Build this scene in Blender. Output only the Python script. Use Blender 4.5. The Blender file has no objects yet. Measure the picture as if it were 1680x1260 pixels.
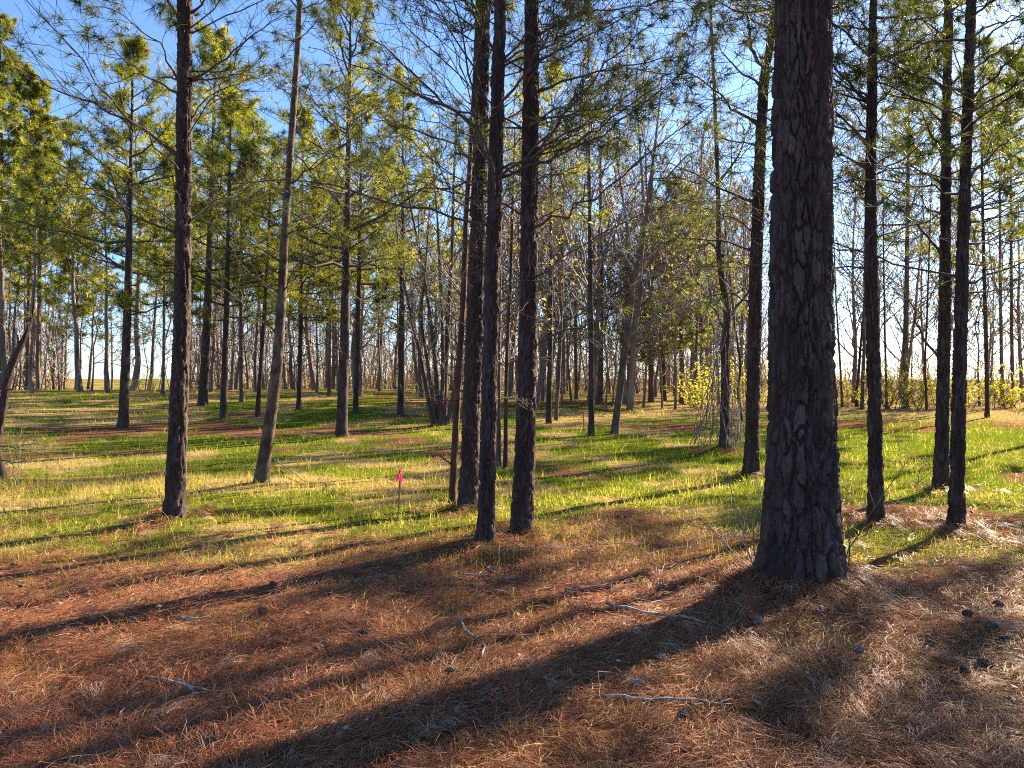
import bpy, math
import numpy as np

# ---------------------------------------------------------------- camera, sky, sun, exposure
SC = bpy.context.scene
COL = SC.collection
W, H, F = 1680.0, 1260.0, 1262.0          # photograph size and focal length in its pixels
HORIZON = 618.0
CAM_H = 1.6
PITCH = math.atan((630.0 - HORIZON) / F)
SUN_AZ, SUN_EL = 48.0, 27.0               # degrees right of the view axis, degrees above the horizon

cam_d = bpy.data.cameras.new('camera')
cam_d.sensor_width = 36.0
cam_d.lens = 36.0 * F / W
cam_d.clip_start = 0.05
cam_d.clip_end = 3000.0
cam = bpy.data.objects.new('camera', cam_d)
COL.objects.link(cam)
cam.location = (0, 0, CAM_H)
cam.rotation_euler = (math.pi / 2 - PITCH, 0, 0)
SC.camera = cam

world = bpy.data.worlds.new('World')
SC.world = world
world.use_nodes = True
wn = world.node_tree
wn.nodes.clear()
w_out = wn.nodes.new('ShaderNodeOutputWorld')
w_bg = wn.nodes.new('ShaderNodeBackground')
w_sky = wn.nodes.new('ShaderNodeTexSky')
w_sky.sky_type = 'NISHITA'
w_sky.sun_disc = False
w_sky.sun_elevation = math.radians(SUN_EL)
w_sky.sun_rotation = math.radians(SUN_AZ)
w_sky.air_density = 1.0
w_sky.dust_density = 1.0
w_sky.altitude = 1200.0
w_sky.ozone_density = 6.0
w_bg.inputs['Strength'].default_value = 0.060
wn.links.new(w_sky.outputs[0], w_bg.inputs[0])
wn.links.new(w_bg.outputs[0], w_out.inputs[0])

sun_d = bpy.data.lights.new('sun', 'SUN')
sun_d.energy = 5.0
sun_d.angle = math.radians(0.53)
sun_d.color = (1.0, 0.83, 0.60)
sun = bpy.data.objects.new('sun', sun_d)
COL.objects.link(sun)
sun.rotation_euler = (math.radians(90 - SUN_EL), 0, math.radians(180 - SUN_AZ))
sun.location = (30, 25, 30)

vs = SC.view_settings
SC.display_settings.display_device = 'sRGB'
vs.view_transform = 'Standard'
vs.look = 'None'
vs.exposure = 2.4
vs.gamma = 1.0
vs.use_curve_mapping = False
SC.render.engine = 'CYCLES'
SC.cycles.max_bounces = 3
SC.cycles.diffuse_bounces = 2
SC.cycles.glossy_bounces = 2
SC.cycles.transmission_bounces = 4
SC.cycles.use_denoising = False
SC.cycles.filter_width = 1.1
SC.cycles.sample_clamp_indirect = 3.0
SC.cycles.caustics_reflective = False
SC.cycles.caustics_refractive = False

RNG = np.random.default_rng(7)

# ---------------------------------------------------------------- noise
def hsh(i, j, seed=0):
    a = (i.astype(np.int64) * 374761393 + j.astype(np.int64) * 668265263 + seed * 974634777) & 0xffffffff
    a = ((a ^ (a >> 13)) * 1274126177) & 0xffffffff
    a = ((a ^ (a >> 16)) * 2246822519) & 0xffffffff
    a ^= a >> 15
    return (a & 0xffffff) / float(0x1000000)

def vnoise(x, y, seed=0, per=None):
    xi = np.floor(x); yi = np.floor(y)
    fx = x - xi; fy = y - yi
    fx = fx * fx * (3 - 2 * fx); fy = fy * fy * (3 - 2 * fy)
    x0, x1 = xi, xi + 1
    if per:
        x0, x1 = np.mod(x0, per), np.mod(x1, per)
    a = hsh(x0, yi, seed); b = hsh(x1, yi, seed); c = hsh(x0, yi + 1, seed); d = hsh(x1, yi + 1, seed)
    return (a * (1 - fx) + b * fx) * (1 - fy) + (c * (1 - fx) + d * fx) * fy

def fbm(x, y, seed=0, octv=4, per=None):
    s = 0.0; a = 0.5; p = per
    for k in range(octv):
        s = s + a * vnoise(x, y, seed + k * 17, p)
        x = x * 2; y = y * 2; a *= 0.5
        p = p * 2 if p else None
    return s / (1 - 0.5 ** octv)

def sstep(a, b, x):
    t = np.clip((x - a) / (b - a), 0, 1)
    return t * t * (3 - 2 * t)

# ---------------------------------------------------------------- terrain
MOUNDS = []                                # (x, y, radius, height) needle mounds at the feet of trees

def terrain(x, y):
    x = np.asarray(x, float); y = np.asarray(y, float)
    r = np.hypot(x, y)
    side = sstep(-0.35, 0.35, x / np.maximum(r, 1e-3))
    rise = sstep(10, 44, r) * (0.80 * (1 - side) + 0.40 * side)
    rise = rise - 1.1 * sstep(50, 110, r)
    rise = np.where(y > 0, rise, rise * 0.2)
    z = rise
    z = z + 0.10 * (fbm(x * 0.22 + 9, y * 0.22 + 4, 3, 3) - 0.5) * sstep(2, 8, r)
    z = z + 0.05 * (fbm(x * 1.1 + 3, y * 1.1, 5, 3) - 0.5) * (1 - sstep(20, 60, r))
    z = z + (0.045 * (fbm(x * 2.6 + 8, y * 2.6 + 1, 6, 3) - 0.5)) * (1 - sstep(9, 22, r))
    for (mx, my, mr, mh) in MOUNDS:
        d2 = ((x - mx) ** 2 + (y - my) ** 2) / (mr * mr)
        z = z + mh * np.exp(-d2)
    return z

def ray(px, py):
    u = (px - W / 2) / F; v = (H / 2 - py) / F
    cp, sp = math.cos(PITCH), math.sin(PITCH)
    return np.array([u, cp + v * sp, v * cp - sp])

def at(px, py, D):                          # the point on the pixel's ray at distance D along the view
    d = ray(px, py)
    return np.array([0, 0, CAM_H]) + d * (D / d[1])

_DS = np.concatenate([np.arange(2, 20, 0.02), np.arange(20, 130, 0.1)])
def ground_at(px, py):                      # where the pixel's ray meets the ground
    d = ray(px, py); d = d / d[1]
    zz = CAM_H + d[2] * _DS
    g = terrain(d[0] * _DS, _DS)
    k = np.nonzero(zz <= g)[0]
    D = _DS[k[0]] if len(k) else 48.0
    return np.array([d[0] * D, D, float(terrain(d[0] * D, D))])

# ---------------------------------------------------------------- mesh collecting
class Geo:
    def __init__(self):
        self.v = []; self.q = []; self.t = []; self.c = []; self.n = 0; self.f = []
    def _add(self, v, col, fur=None):
        v = np.asarray(v, float).reshape(-1, 3)
        self.v.append(v)
        c = np.asarray(col, float)
        if c.ndim == 1:
            c = np.tile(c, (len(v), 1))
        self.c.append(c.reshape(-1, 3))
        self.f.append(np.zeros(len(v)) if fur is None else fur)
        o = self.n; self.n += len(v)
        return o
    def quads(self, v, q, col=(1, 1, 1), fur=None):
        o = self._add(v, col, fur); self.q.append(np.asarray(q).reshape(-1, 4) + o)
    def tris(self, v, t, col=(1, 1, 1)):
        o = self._add(v, col); self.t.append(np.asarray(t).reshape(-1, 3) + o)
    def tubes(self, P, R, sides=4, col=(1, 1, 1)):
        P = np.asarray(P, float); R = np.asarray(R, float)
        if P.ndim == 2:
            P = P[None]; R = R[None]
        N, K, _ = P.shape
        T = np.gradient(P, axis=1)
        T /= np.linalg.norm(T, axis=2, keepdims=True) + 1e-9
        ref = np.where(np.abs(T[:, :1, 2:3]) < 0.8, np.array([0, 0, 1.0]), np.array([1.0, 0, 0]))
        A = np.cross(T, np.broadcast_to(ref, T.shape)); A /= np.linalg.norm(A, axis=2, keepdims=True) + 1e-9
        B = np.cross(T, A)
        th = np.arange(sides) * 2 * math.pi / sides
        V = P[:, :, None] + R[:, :, None, None] * (A[:, :, None] * np.cos(th)[:, None] + B[:, :, None] * np.sin(th)[:, None])
        idx = np.arange(N * K * sides).reshape(N, K, sides)
        nx = np.roll(idx, -1, axis=2)
        q = np.stack([idx[:, :-1], nx[:, :-1], nx[:, 1:], idx[:, 1:]], -1)
        c = np.asarray(col, float)
        if c.ndim == 2:
            c = np.repeat(c, K * sides, axis=0)
        self.quads(V, q, c)
    def mesh(self, name, smooth=True):
        v = np.concatenate(self.v) if self.v else np.zeros((0, 3))
        q = np.concatenate(self.q) if self.q else np.zeros((0, 4), int)
        t = np.concatenate(self.t) if self.t else np.zeros((0, 3), int)
        m = bpy.data.meshes.new(name)
        m.vertices.add(len(v)); m.vertices.foreach_set('co', v.astype(np.float32).ravel())
        loops = np.concatenate([q.ravel(), t.ravel()]).astype(np.int32)
        m.loops.add(len(loops)); m.loops.foreach_set('vertex_index', loops)
        tot = np.concatenate([np.full(len(q), 4), np.full(len(t), 3)]).astype(np.int32)
        st = np.concatenate([[0], np.cumsum(tot)[:-1]]).astype(np.int32) if len(tot) else np.zeros(0, np.int32)
        m.polygons.add(len(tot)); m.polygons.foreach_set('loop_start', st)
        m.polygons.foreach_set('use_smooth', np.full(len(tot), smooth))
        m.update(calc_edges=True)
        c = np.concatenate(self.c) if self.c else np.zeros((0, 3))
        at_ = m.color_attributes.new('col', 'FLOAT_COLOR', 'POINT')
        at_.data.foreach_set('color', np.concatenate([c, np.ones((len(c), 1))], 1).astype(np.float32).ravel())
        f = np.concatenate(self.f) if self.f else np.zeros(0)
        if f.any():
            fa = m.attributes.new('furrow', 'FLOAT', 'POINT')
            fa.data.foreach_set('value', f.astype(np.float32))
        return m

def new(name, mesh, mat, parent=None, loc=(0, 0, 0), **props):
    o = bpy.data.objects.new(name, mesh)
    COL.objects.link(o)
    if mesh is not None and mat is not None and not mesh.materials:
        mesh.materials.append(mat)
    o.location = loc
    if parent is not None:
        o.parent = parent
    for k, v in props.items():
        if v is not None:
            o[k] = v
    return o

def thing(name, label, category, loc, group=None):
    return new(name, None, None, None, tuple(loc), label=label, category=category, group=group)

# ---------------------------------------------------------------- materials
def mat(name):
    m = bpy.data.materials.new(name); m.use_nodes = True
    nt = m.node_tree; nt.nodes.clear()
    return m, nt, nt.nodes.new('ShaderNodeOutputMaterial')

def node(nt, kind, **kw):
    n = nt.nodes.new(kind)
    for k, v in kw.items():
        setattr(n, k, v)
    return n

def mixcol(nt, fac, a, b, blend='MIX'):
    n = nt.nodes.new('ShaderNodeMix'); n.data_type = 'RGBA'; n.blend_type = blend
    for s, v in ((n.inputs[0], fac), (n.inputs[6], a), (n.inputs[7], b)):
        if isinstance(v, (int, float)):
            s.default_value = v
        elif isinstance(v, tuple):
            s.default_value = (*v, 1)
        else:
            nt.links.new(v, s)
    return n.outputs[2]

def noise(nt, scale, detail=4, rough=0.6, vec=None, stretch=None):
    t = nt.nodes.new('ShaderNodeTexNoise')
    t.inputs['Scale'].default_value = scale; t.inputs['Detail'].default_value = detail
    t.inputs['Roughness'].default_value = rough
    tc = nt.nodes.new('ShaderNodeTexCoord')
    src = tc.outputs['Object'] if vec is None else vec
    if stretch:
        mp = nt.nodes.new('ShaderNodeMapping'); mp.inputs['Scale'].default_value = stretch
        nt.links.new(src, mp.inputs[0]); src = mp.outputs[0]
    nt.links.new(src, t.inputs['Vector'])
    return t.outputs['Fac']

def ramp(nt, fac, stops):
    r = nt.nodes.new('ShaderNodeValToRGB')
    e = r.color_ramp.elements
    while len(e) < len(stops):
        e.new(0.5)
    for el, (p, c) in zip(e, stops):
        el.position = p; el.color = (*c, 1)
    nt.links.new(fac, r.inputs[0])
    return r.outputs[0]

def bark_material(name, plate, plate2, inner, rough=0.85, bump=0.5, sc=1.0):
    m, nt, out = mat(name)
    n1 = noise(nt, 5 * sc, 5, 0.65, stretch=(1, 1, 0.35))
    n2 = noise(nt, 60 * sc, 4, 0.7, stretch=(1, 1, 0.4))
    c = ramp(nt, n1, [(0.32, plate), (0.5, (plate2[0] * 0.92, plate2[1] * 0.80, plate2[2] * 0.72)), (0.66, plate2)])
    c = mixcol(nt, 0.5, c, ramp(nt, n2, [(0.3, (0.45, 0.42, 0.42)), (0.7, (1.25, 1.25, 1.25))]), 'MULTIPLY')
    pa = node(nt, 'ShaderNodeAttribute', attribute_name='col')
    c = mixcol(nt, 1.0, c, pa.outputs['Color'], 'MULTIPLY')
    fa = node(nt, 'ShaderNodeAttribute', attribute_name='furrow')
    c = mixcol(nt, fa.outputs['Fac'], c, inner)
    b = node(nt, 'ShaderNodeBsdfPrincipled')
    b.inputs['Roughness'].default_value = rough
    b.inputs['Specular IOR Level'].default_value = 0.25
    nt.links.new(c, b.inputs['Base Color'])
    bp = node(nt, 'ShaderNodeBump'); bp.inputs['Strength'].default_value = bump; bp.inputs['Distance'].default_value = 0.006
    nt.links.new(n2, bp.inputs['Height']); nt.links.new(bp.outputs[0], b.inputs['Normal'])
    nt.links.new(b.outputs[0], out.inputs[0])
    return m

def leaf_material(name, trans=0.4, rough=0.45, spec=0.4, tint=(1, 1, 1), boost=(1.5, 1.45, 0.7)):
    m, nt, out = mat(name)
    a = node(nt, 'ShaderNodeAttribute', attribute_name='col')
    oi = node(nt, 'ShaderNodeObjectInfo')
    v = node(nt, 'ShaderNodeMapRange'); v.inputs[3].default_value = 0.8; v.inputs[4].default_value = 1.2
    nt.links.new(oi.outputs['Random'], v.inputs[0])
    hs = node(nt, 'ShaderNodeHueSaturation')
    nt.links.new(a.outputs['Color'], hs.inputs['Color']); nt.links.new(v.outputs[0], hs.inputs['Value'])
    c = mixcol(nt, 1.0, hs.outputs[0], tint, 'MULTIPLY')
    b = node(nt, 'ShaderNodeBsdfPrincipled')
    b.inputs['Roughness'].default_value = rough; b.inputs['Specular IOR Level'].default_value = spec
    nt.links.new(c, b.inputs['Base Color'])
    t = node(nt, 'ShaderNodeBsdfTranslucent')
    c2 = mixcol(nt, 1.0, c, boost, 'MULTIPLY')
    nt.links.new(c2, t.inputs[0])
    mx = node(nt, 'ShaderNodeMixShader'); mx.inputs[0].default_value = trans
    nt.links.new(b.outputs[0], mx.inputs[1]); nt.links.new(t.outputs[0], mx.inputs[2])
    nt.links.new(mx.outputs[0], out.inputs[0])
    return m

def plain(name, c1, c2, scale=12, rough=0.7, bump=0.3, spec=0.3, stretch=None):
    m, nt, out = mat(name)
    n = noise(nt, scale, 5, 0.65, stretch=stretch)
    b = node(nt, 'ShaderNodeBsdfPrincipled')
    b.inputs['Roughness'].default_value = rough; b.inputs['Specular IOR Level'].default_value = spec
    nt.links.new(ramp(nt, n, [(0.35, c1), (0.65, c2)]), b.inputs['Base Color'])
    bp = node(nt, 'ShaderNodeBump'); bp.inputs['Strength'].default_value = bump; bp.inputs['Distance'].default_value = 0.004
    nt.links.new(n, bp.inputs['Height']); nt.links.new(bp.outputs[0], b.inputs['Normal'])
    nt.links.new(b.outputs[0], out.inputs[0])
    return m

M_BARK = bark_material('pine_bark', (0.036, 0.026, 0.024), (0.094, 0.072, 0.067), (0.034, 0.019, 0.014), bump=1.0)
M_BARK_RED = bark_material('young_pine_bark', (0.085, 0.042, 0.028), (0.14, 0.082, 0.060), (0.06, 0.03, 0.02), sc=2)
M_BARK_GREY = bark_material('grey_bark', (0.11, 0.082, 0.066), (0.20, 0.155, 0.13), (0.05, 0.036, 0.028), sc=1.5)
M_LIMB = plain('limb_bark', (0.045, 0.033, 0.028), (0.095, 0.072, 0.060), 25, 0.85)
M_TWIG = plain('bare_twig', (0.13, 0.10, 0.085), (0.24, 0.19, 0.165), 9, 0.8)
M_BARK_LEAN = bark_material('leaning_tree_bark', (0.065, 0.048, 0.039), (0.15, 0.115, 0.093), (0.04, 0.028, 0.022), sc=1.5)
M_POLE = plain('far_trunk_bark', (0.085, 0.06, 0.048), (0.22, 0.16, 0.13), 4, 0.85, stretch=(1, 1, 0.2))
M_NEEDLE = leaf_material('pine_needles', 0.58, 0.5, 0.15)
M_LEAF = leaf_material('leaves', 0.6, 0.5, 0.15)
M_GRASS = leaf_material('grass_blades', 0.45, 0.6, 0.08, boost=(1.25, 1.3, 0.45))
M_LITTER = leaf_material('fallen_needles', 0.12, 0.55, 0.12)
M_NEEDLE_NEAR = leaf_material('shade_darkened_needles', 0.28, 0.5, 0.15)  # duller copy of the pine needles, with silhouette shade put into the material
M_STICK = plain('lichen_stick', (0.10, 0.078, 0.064), (0.38, 0.35, 0.32), 30, 0.85, 0.7)
M_CONE = plain('cone_scales', (0.10, 0.07, 0.052), (0.27, 0.21, 0.17), 60, 0.75)
M_CHIP = plain('pale_wood', (0.26, 0.21, 0.17), (0.50, 0.45, 0.40), 30, 0.7)
M_STAKE = plain('stake_wood', (0.16, 0.075, 0.05), (0.24, 0.13, 0.09), 40, 0.8, stretch=(1, 1, 0.1))

def ribbon_material():
    m, nt, out = mat('pink_ribbon')
    b = node(nt, 'ShaderNodeBsdfPrincipled')
    n = noise(nt, 30, 2)
    nt.links.new(ramp(nt, n, [(0.3, (0.80, 0.05, 0.26)), (0.7, (0.92, 0.12, 0.38))]), b.inputs['Base Color'])
    b.inputs['Roughness'].default_value = 0.35
    t = node(nt, 'ShaderNodeBsdfTranslucent'); t.inputs[0].default_value = (0.95, 0.12, 0.40, 1)
    mx = node(nt, 'ShaderNodeMixShader'); mx.inputs[0].default_value = 0.5
    nt.links.new(b.outputs[0], mx.inputs[1]); nt.links.new(t.outputs[0], mx.inputs[2])
    nt.links.new(mx.outputs[0], out.inputs[0])
    return m
M_RIBBON = ribbon_material()

def ground_material():
    m, nt, out = mat('forest_ground')
    a = node(nt, 'ShaderNodeAttribute', attribute_name='col')
    sp = node(nt, 'ShaderNodeSeparateColor'); nt.links.new(a.outputs['Color'], sp.inputs[0])
    n_f = noise(nt, 14, 6, 0.7); n_m = noise(nt, 1.7, 5, 0.65); n_s = noise(nt, 55, 4, 0.7, stretch=(1, 0.45, 1))
    lit = ramp(nt, n_s, [(0.3, (0.055, 0.026, 0.016)), (0.5, (0.16, 0.072, 0.042)), (0.7, (0.28, 0.15, 0.09))])
    grn = ramp(nt, n_f, [(0.3, (0.035, 0.055, 0.008)), (0.55, (0.10, 0.13, 0.014)), (0.75, (0.20, 0.20, 0.026))])
    stw = ramp(nt, n_f, [(0.3, (0.16, 0.10, 0.045)), (0.7, (0.36, 0.26, 0.12))])
    def sharp(v):
        ad = node(nt, 'ShaderNodeMath', operation='ADD'); nt.links.new(v, ad.inputs[0])
        s2 = node(nt, 'ShaderNodeMath', operation='SUBTRACT'); nt.links.new(n_m, s2.inputs[0]); s2.inputs[1].default_value = 0.5
        nt.links.new(s2.outputs[0], ad.inputs[1])
        r = node(nt, 'ShaderNodeMapRange'); r.inputs[1].default_value = 0.3; r.inputs[2].default_value = 0.7
        nt.links.new(ad.outputs[0], r.inputs[0])
        return r.outputs[0]
    c = mixcol(nt, sharp(sp.outputs[1]), lit, grn)
    c = mixcol(nt, sharp(sp.outputs[2]), c, stw)
    b = node(nt, 'ShaderNodeBsdfPrincipled'); b.inputs['Roughness'].default_value = 1.0
    b.inputs['Specular IOR Level'].default_value = 0.0
    nt.links.new(c, b.inputs['Base Color'])
    bp = node(nt, 'ShaderNodeBump'); bp.inputs['Strength'].default_value = 0.8; bp.inputs['Distance'].default_value = 0.03
    nt.links.new(n_f, bp.inputs['Height']); nt.links.new(bp.outputs[0], b.inputs['Normal'])
    nt.links.new(b.outputs[0], out.inputs[0])
    return m
M_GROUND = ground_material()

# ---------------------------------------------------------------- growth helpers
def unit(a):
    return a / (np.linalg.norm(a, axis=-1, keepdims=True) + 1e-9)

def lens_of(P):
    return np.linalg.norm(np.diff(P, axis=1), axis=2).sum(1)

def grow(P, R, n, rng, t0=0.3, t1=1.0, ratio=(0.3, 0.5), ang=(35, 60), up=0.1, flat=0.6, K=4, rr=0.55, wig=0.05, taper=0.3, lmax=None, rmin=0.0):
    N, K0, _ = P.shape
    t = (np.arange(n) + rng.random((N, n))) / n * (t1 - t0) + t0
    f = t * (K0 - 1); i = np.clip(np.floor(f).astype(int), 0, K0 - 2); w = (f - i)[..., None]
    ar = np.arange(N)[:, None]
    o = P[ar, i] * (1 - w) + P[ar, i + 1] * w
    tan = unit(P[ar, i + 1] - P[ar, i])
    l = lens_of(P)[:, None] * rng.uniform(*ratio, (N, n)) * (1.2 - 0.7 * t)
    if lmax is not None:
        l = np.minimum(l, lmax)
    rnd = rng.normal(size=(N, n, 3)); rnd[..., 2] *= (1 - flat)
    perp = unit(rnd - (rnd * tan).sum(-1, keepdims=True) * tan)
    a = np.radians(rng.uniform(*ang, (N, n)))[..., None]
    d = tan * np.cos(a) + perp * np.sin(a)
    s = np.linspace(0, 1, K)
    C = o[:, :, None] + (d * l[..., None])[:, :, None] * s[:, None]
    C[..., 2] += up * l[..., None] * s * s
    C += np.cumsum(rng.normal(size=(N, n, K, 3)) * wig / math.sqrt(K) * l[..., None, None], axis=2) * (s[:, None] > 0)
    r0 = (R[ar, i] * (1 - w[..., 0]) + R[ar, i + 1] * w[..., 0]) * rr
    Rr = np.maximum(r0[..., None] * (1 - s * (1 - taper)), rmin)
    return C.reshape(N * n, K, 3), Rr.reshape(N * n, K)

def tips(P, ts, rng, keep=1.0):              # origins and directions of tufts along twigs
    N, K0, _ = P.shape
    O = []; D = []
    for t in ts:
        f = t * (K0 - 1); i = min(int(f), K0 - 2); w = f - i
        O.append(P[:, i] * (1 - w) + P[:, i + 1] * w); D.append(unit(P[:, i + 1] - P[:, i]))
    O = np.concatenate(O); D = np.concatenate(D)
    if keep < 1:
        k = rng.random(len(O)) < keep
        O = O[k]; D = D[k]
    return O, D

GREENS = np.array([[0.085, 0.120, 0.020], [0.150, 0.175, 0.024], [0.215, 0.215, 0.030], [0.27, 0.245, 0.045], [0.055, 0.085, 0.020]])
def tufts(g, O, D, rng, n=14, ln=0.17, w=0.008, spread=0.75, back=0.08, pal=GREENS, fwd=0.55):
    if not len(O):
        return
    N = len(O)
    d = unit(D[:, None] * fwd + unit(rng.normal(size=(N, n, 3))) * spread)
    o = O[:, None] - D[:, None] * (rng.random((N, n, 1)) * back)
    l = ln * rng.uniform(0.7, 1.15, (N, n, 1))
    tip = o + d * l
    tip[..., 2] -= 0.10 * l[..., 0]
    side = unit(np.cross(d, rng.normal(size=(N, n, 3)))) * w * 0.5
    V = np.stack([o - side, o + side, tip], 2).reshape(-1, 3)
    c = pal[rng.integers(0, len(pal), N)] * rng.uniform(0.75, 1.25, (N, 1))
    c = np.repeat(c, n * 3, axis=0) * np.repeat(rng.uniform(0.85, 1.15, (N * n, 1)), 3, axis=0)
    g.tris(V, np.arange(N * n * 3), c)

# ---------------------------------------------------------------- trunks
def smooth_path(z, zs, vals):
    z = np.asarray(z)
    a = np.interp(z, zs, vals)
    k = 0.12 * (zs[-1] - zs[0]) / max(len(zs), 2)
    for s in (-1.5, -0.75, 0.75, 1.5):
        a = a + np.interp(z + s * k, zs, vals)
    return a / 5

def trunk_mesh(name, zs, xs, rs, ys=None, nth=64, dz=0.02, zfine=5.5, dz2=0.3, cells=16, zcell=0.13, depth=0.012, seed=1, flare=0.35, flare_h=0.35, lobes=0.05, band=0.0, sink=0.2):
    """bark-plated trunk; zs heights above the base, xs sideways offset, rs radius."""
    zmax = zs[-1]
    z = np.concatenate([np.arange(-sink, min(zfine, zmax), dz), np.arange(min(zfine, zmax), zmax, dz2), [zmax]])
    cx = smooth_path(z, zs, xs); cy = smooth_path(z, zs, ys) if ys is not None else np.zeros_like(z)
    r = smooth_path(z, zs, rs)
    u = np.arange(nth) / nth
    U, Z = np.meshgrid(u, z)
    def voro(cl, zc, sd, w1, w2):
        X = U * cl; Y = Z / zc
        X = X + w1 * (fbm(U * 8, Z * 2.0, sd + 5, 3, per=8) - 0.5) + w2 * (fbm(U * cl * 2, Z / zc * 1.6, sd + 6, 4, per=cl * 2) - 0.5)
        Y = Y + 0.9 * (fbm(U * cl, Z / zc * 0.7, sd + 7, 3, per=cl) - 0.5) + 0.5 * w2 * (fbm(U * cl * 2, Z / zc * 2, sd + 4, 3, per=cl * 2) - 0.5)
        f1 = np.full(U.shape, 9.0); f2 = f1.copy(); hid = np.zeros(U.shape); tl = np.zeros(U.shape)
        xi = np.floor(X); yi = np.floor(Y)
        for di in (-1, 0, 1):
            for dj in (-1, 0, 1):
                ci = xi + di; cj = yi + dj
                cm = np.mod(ci, cl)
                dx = ci + 0.1 + 0.8 * hsh(cm, cj, sd) - X; dy = cj + 0.05 + 0.9 * hsh(cm, cj, sd + 1) - Y
                dd = np.hypot(dx, dy * 0.8)
                h = hsh(cm, cj, sd + 2)
                nearer = dd < f1
                f2 = np.where(nearer, f1, np.minimum(f2, dd))
                hid = np.where(nearer, h, hid)
                tl = np.where(nearer, dx * (hsh(cm, cj, sd + 3) - 0.5) + dy * (h - 0.5), tl)
                f1 = np.where(nearer, dd, f1)
        return f2 - f1, hid, tl
    e, hid, tl = voro(cells, zcell * 1.9, seed, 1.3, 0.9)
    e2, hid2, tl2 = voro(cells * 2, zcell * 0.62, seed + 40, 0.8, 0.8)
    c2 = max(4, int(cells * 0.55))
    fis = np.abs(fbm(U * c2, Z / (zcell * 3.4), seed + 61, 4, per=c2) - 0.5)
    wv = 0.05 + 0.40 * fbm(U * 12, Z * 5, seed + 8, 3, per=12) ** 2
    plate = np.minimum(sstep(0.0, 1.0, e / wv), sstep(0.0, 0.07, fis))
    sub = sstep(0.0, 0.16, e2)
    fine = fbm(U * cells * 4, Z / zcell * 5, seed + 9, 4, per=cells * 4) - 0.5
    flake = fbm(U * cells * 1.0, Z / zcell * 1.1, seed + 10, 4, per=cells)
    flake = np.floor(flake * 7) / 7 - 0.4
    disp = depth * (plate * (0.50 + 0.35 * hid + 0.5 * tl + 0.45 * flake + 0.16 * hid2) + 0.32 * sub * plate + 0.24 * fine - 0.95)
    if band:
        disp = disp * 0.6
    low = fbm(U * 5, Z * 0.9, seed + 11, 2, per=5) - 0.5
    fl = flare * np.exp(-np.maximum(Z, 0) / flare_h) * (0.7 + 0.9 * vnoise(U * 6, Z * 0.3 + 3, seed + 12, per=6))
    Rr = r[:, None] * (1 + lobes * 2 * low + fl) + disp
    th = U * 2 * math.pi
    V = np.stack([cx[:, None] + Rr * np.cos(th), cy[:, None] + Rr * np.sin(th), Z], -1)
    n, m = U.shape
    idx = np.arange(n * m).reshape(n, m); nx = np.roll(idx, -1, 1)
    q = np.stack([idx[:-1], nx[:-1], nx[1:], idx[1:]], -1)
    fur = np.clip((1 - plate) * 0.85 + 0.25 * (1 - sub), 0, 1)
    if band:
        fur = np.clip(sstep(0.55, 0.7, fbm(U * 3, Z * 7, seed + 13, 3, per=3)) * 0.9 + 0.3 * (1 - plate), 0, 1)
    g = Geo(); g.quads(V, q, np.repeat((0.42 + 0.50 * hid + 0.25 * hid2).reshape(-1, 1), 3, 1), fur=fur.ravel())
    return g.mesh(name)

# ---------------------------------------------------------------- ground cover map
def cover(x, y):
    """weights of green grass and straw at a ground point; the remainder is needle litter"""
    r = np.hypot(x, y)
    u = x / np.maximum(y, 0.5)                 # only where the grassy clearing lies, seen from above
    n = fbm(x * 0.35 + 20, y * 0.35 + 5, 31, 4); n2 = fbm(x * 0.8 + 2, y * 0.8 + 50, 37, 4)
    edge = np.where(x > 2.2, 6.9 - 0.25 * (x - 2.2), 7.5 - 0.35 * sstep(0, 4, -x))
    g = sstep(edge - 2.0, edge + 3.2, y + 4.5 * (n - 0.5) + 2.0 * (n2 - 0.5))
    g = g * sstep(0.30, 0.56, n + 0.7 * (n2 - 0.5) + 0.08)
    s = g * sstep(0.44, 0.62, n2 + 0.25 * (n - 0.5))
    s = s * (1 - 0.65 * sstep(0.15, 0.35, x / np.maximum(r, 1)))
    far_r = sstep(24, 31, r) * sstep(0.05, 0.25, x / np.maximum(r, 1))
    s = np.maximum(s, far_r * 0.75)
    return np.clip(g, 0, 1), np.clip(s, 0, 1)

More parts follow.
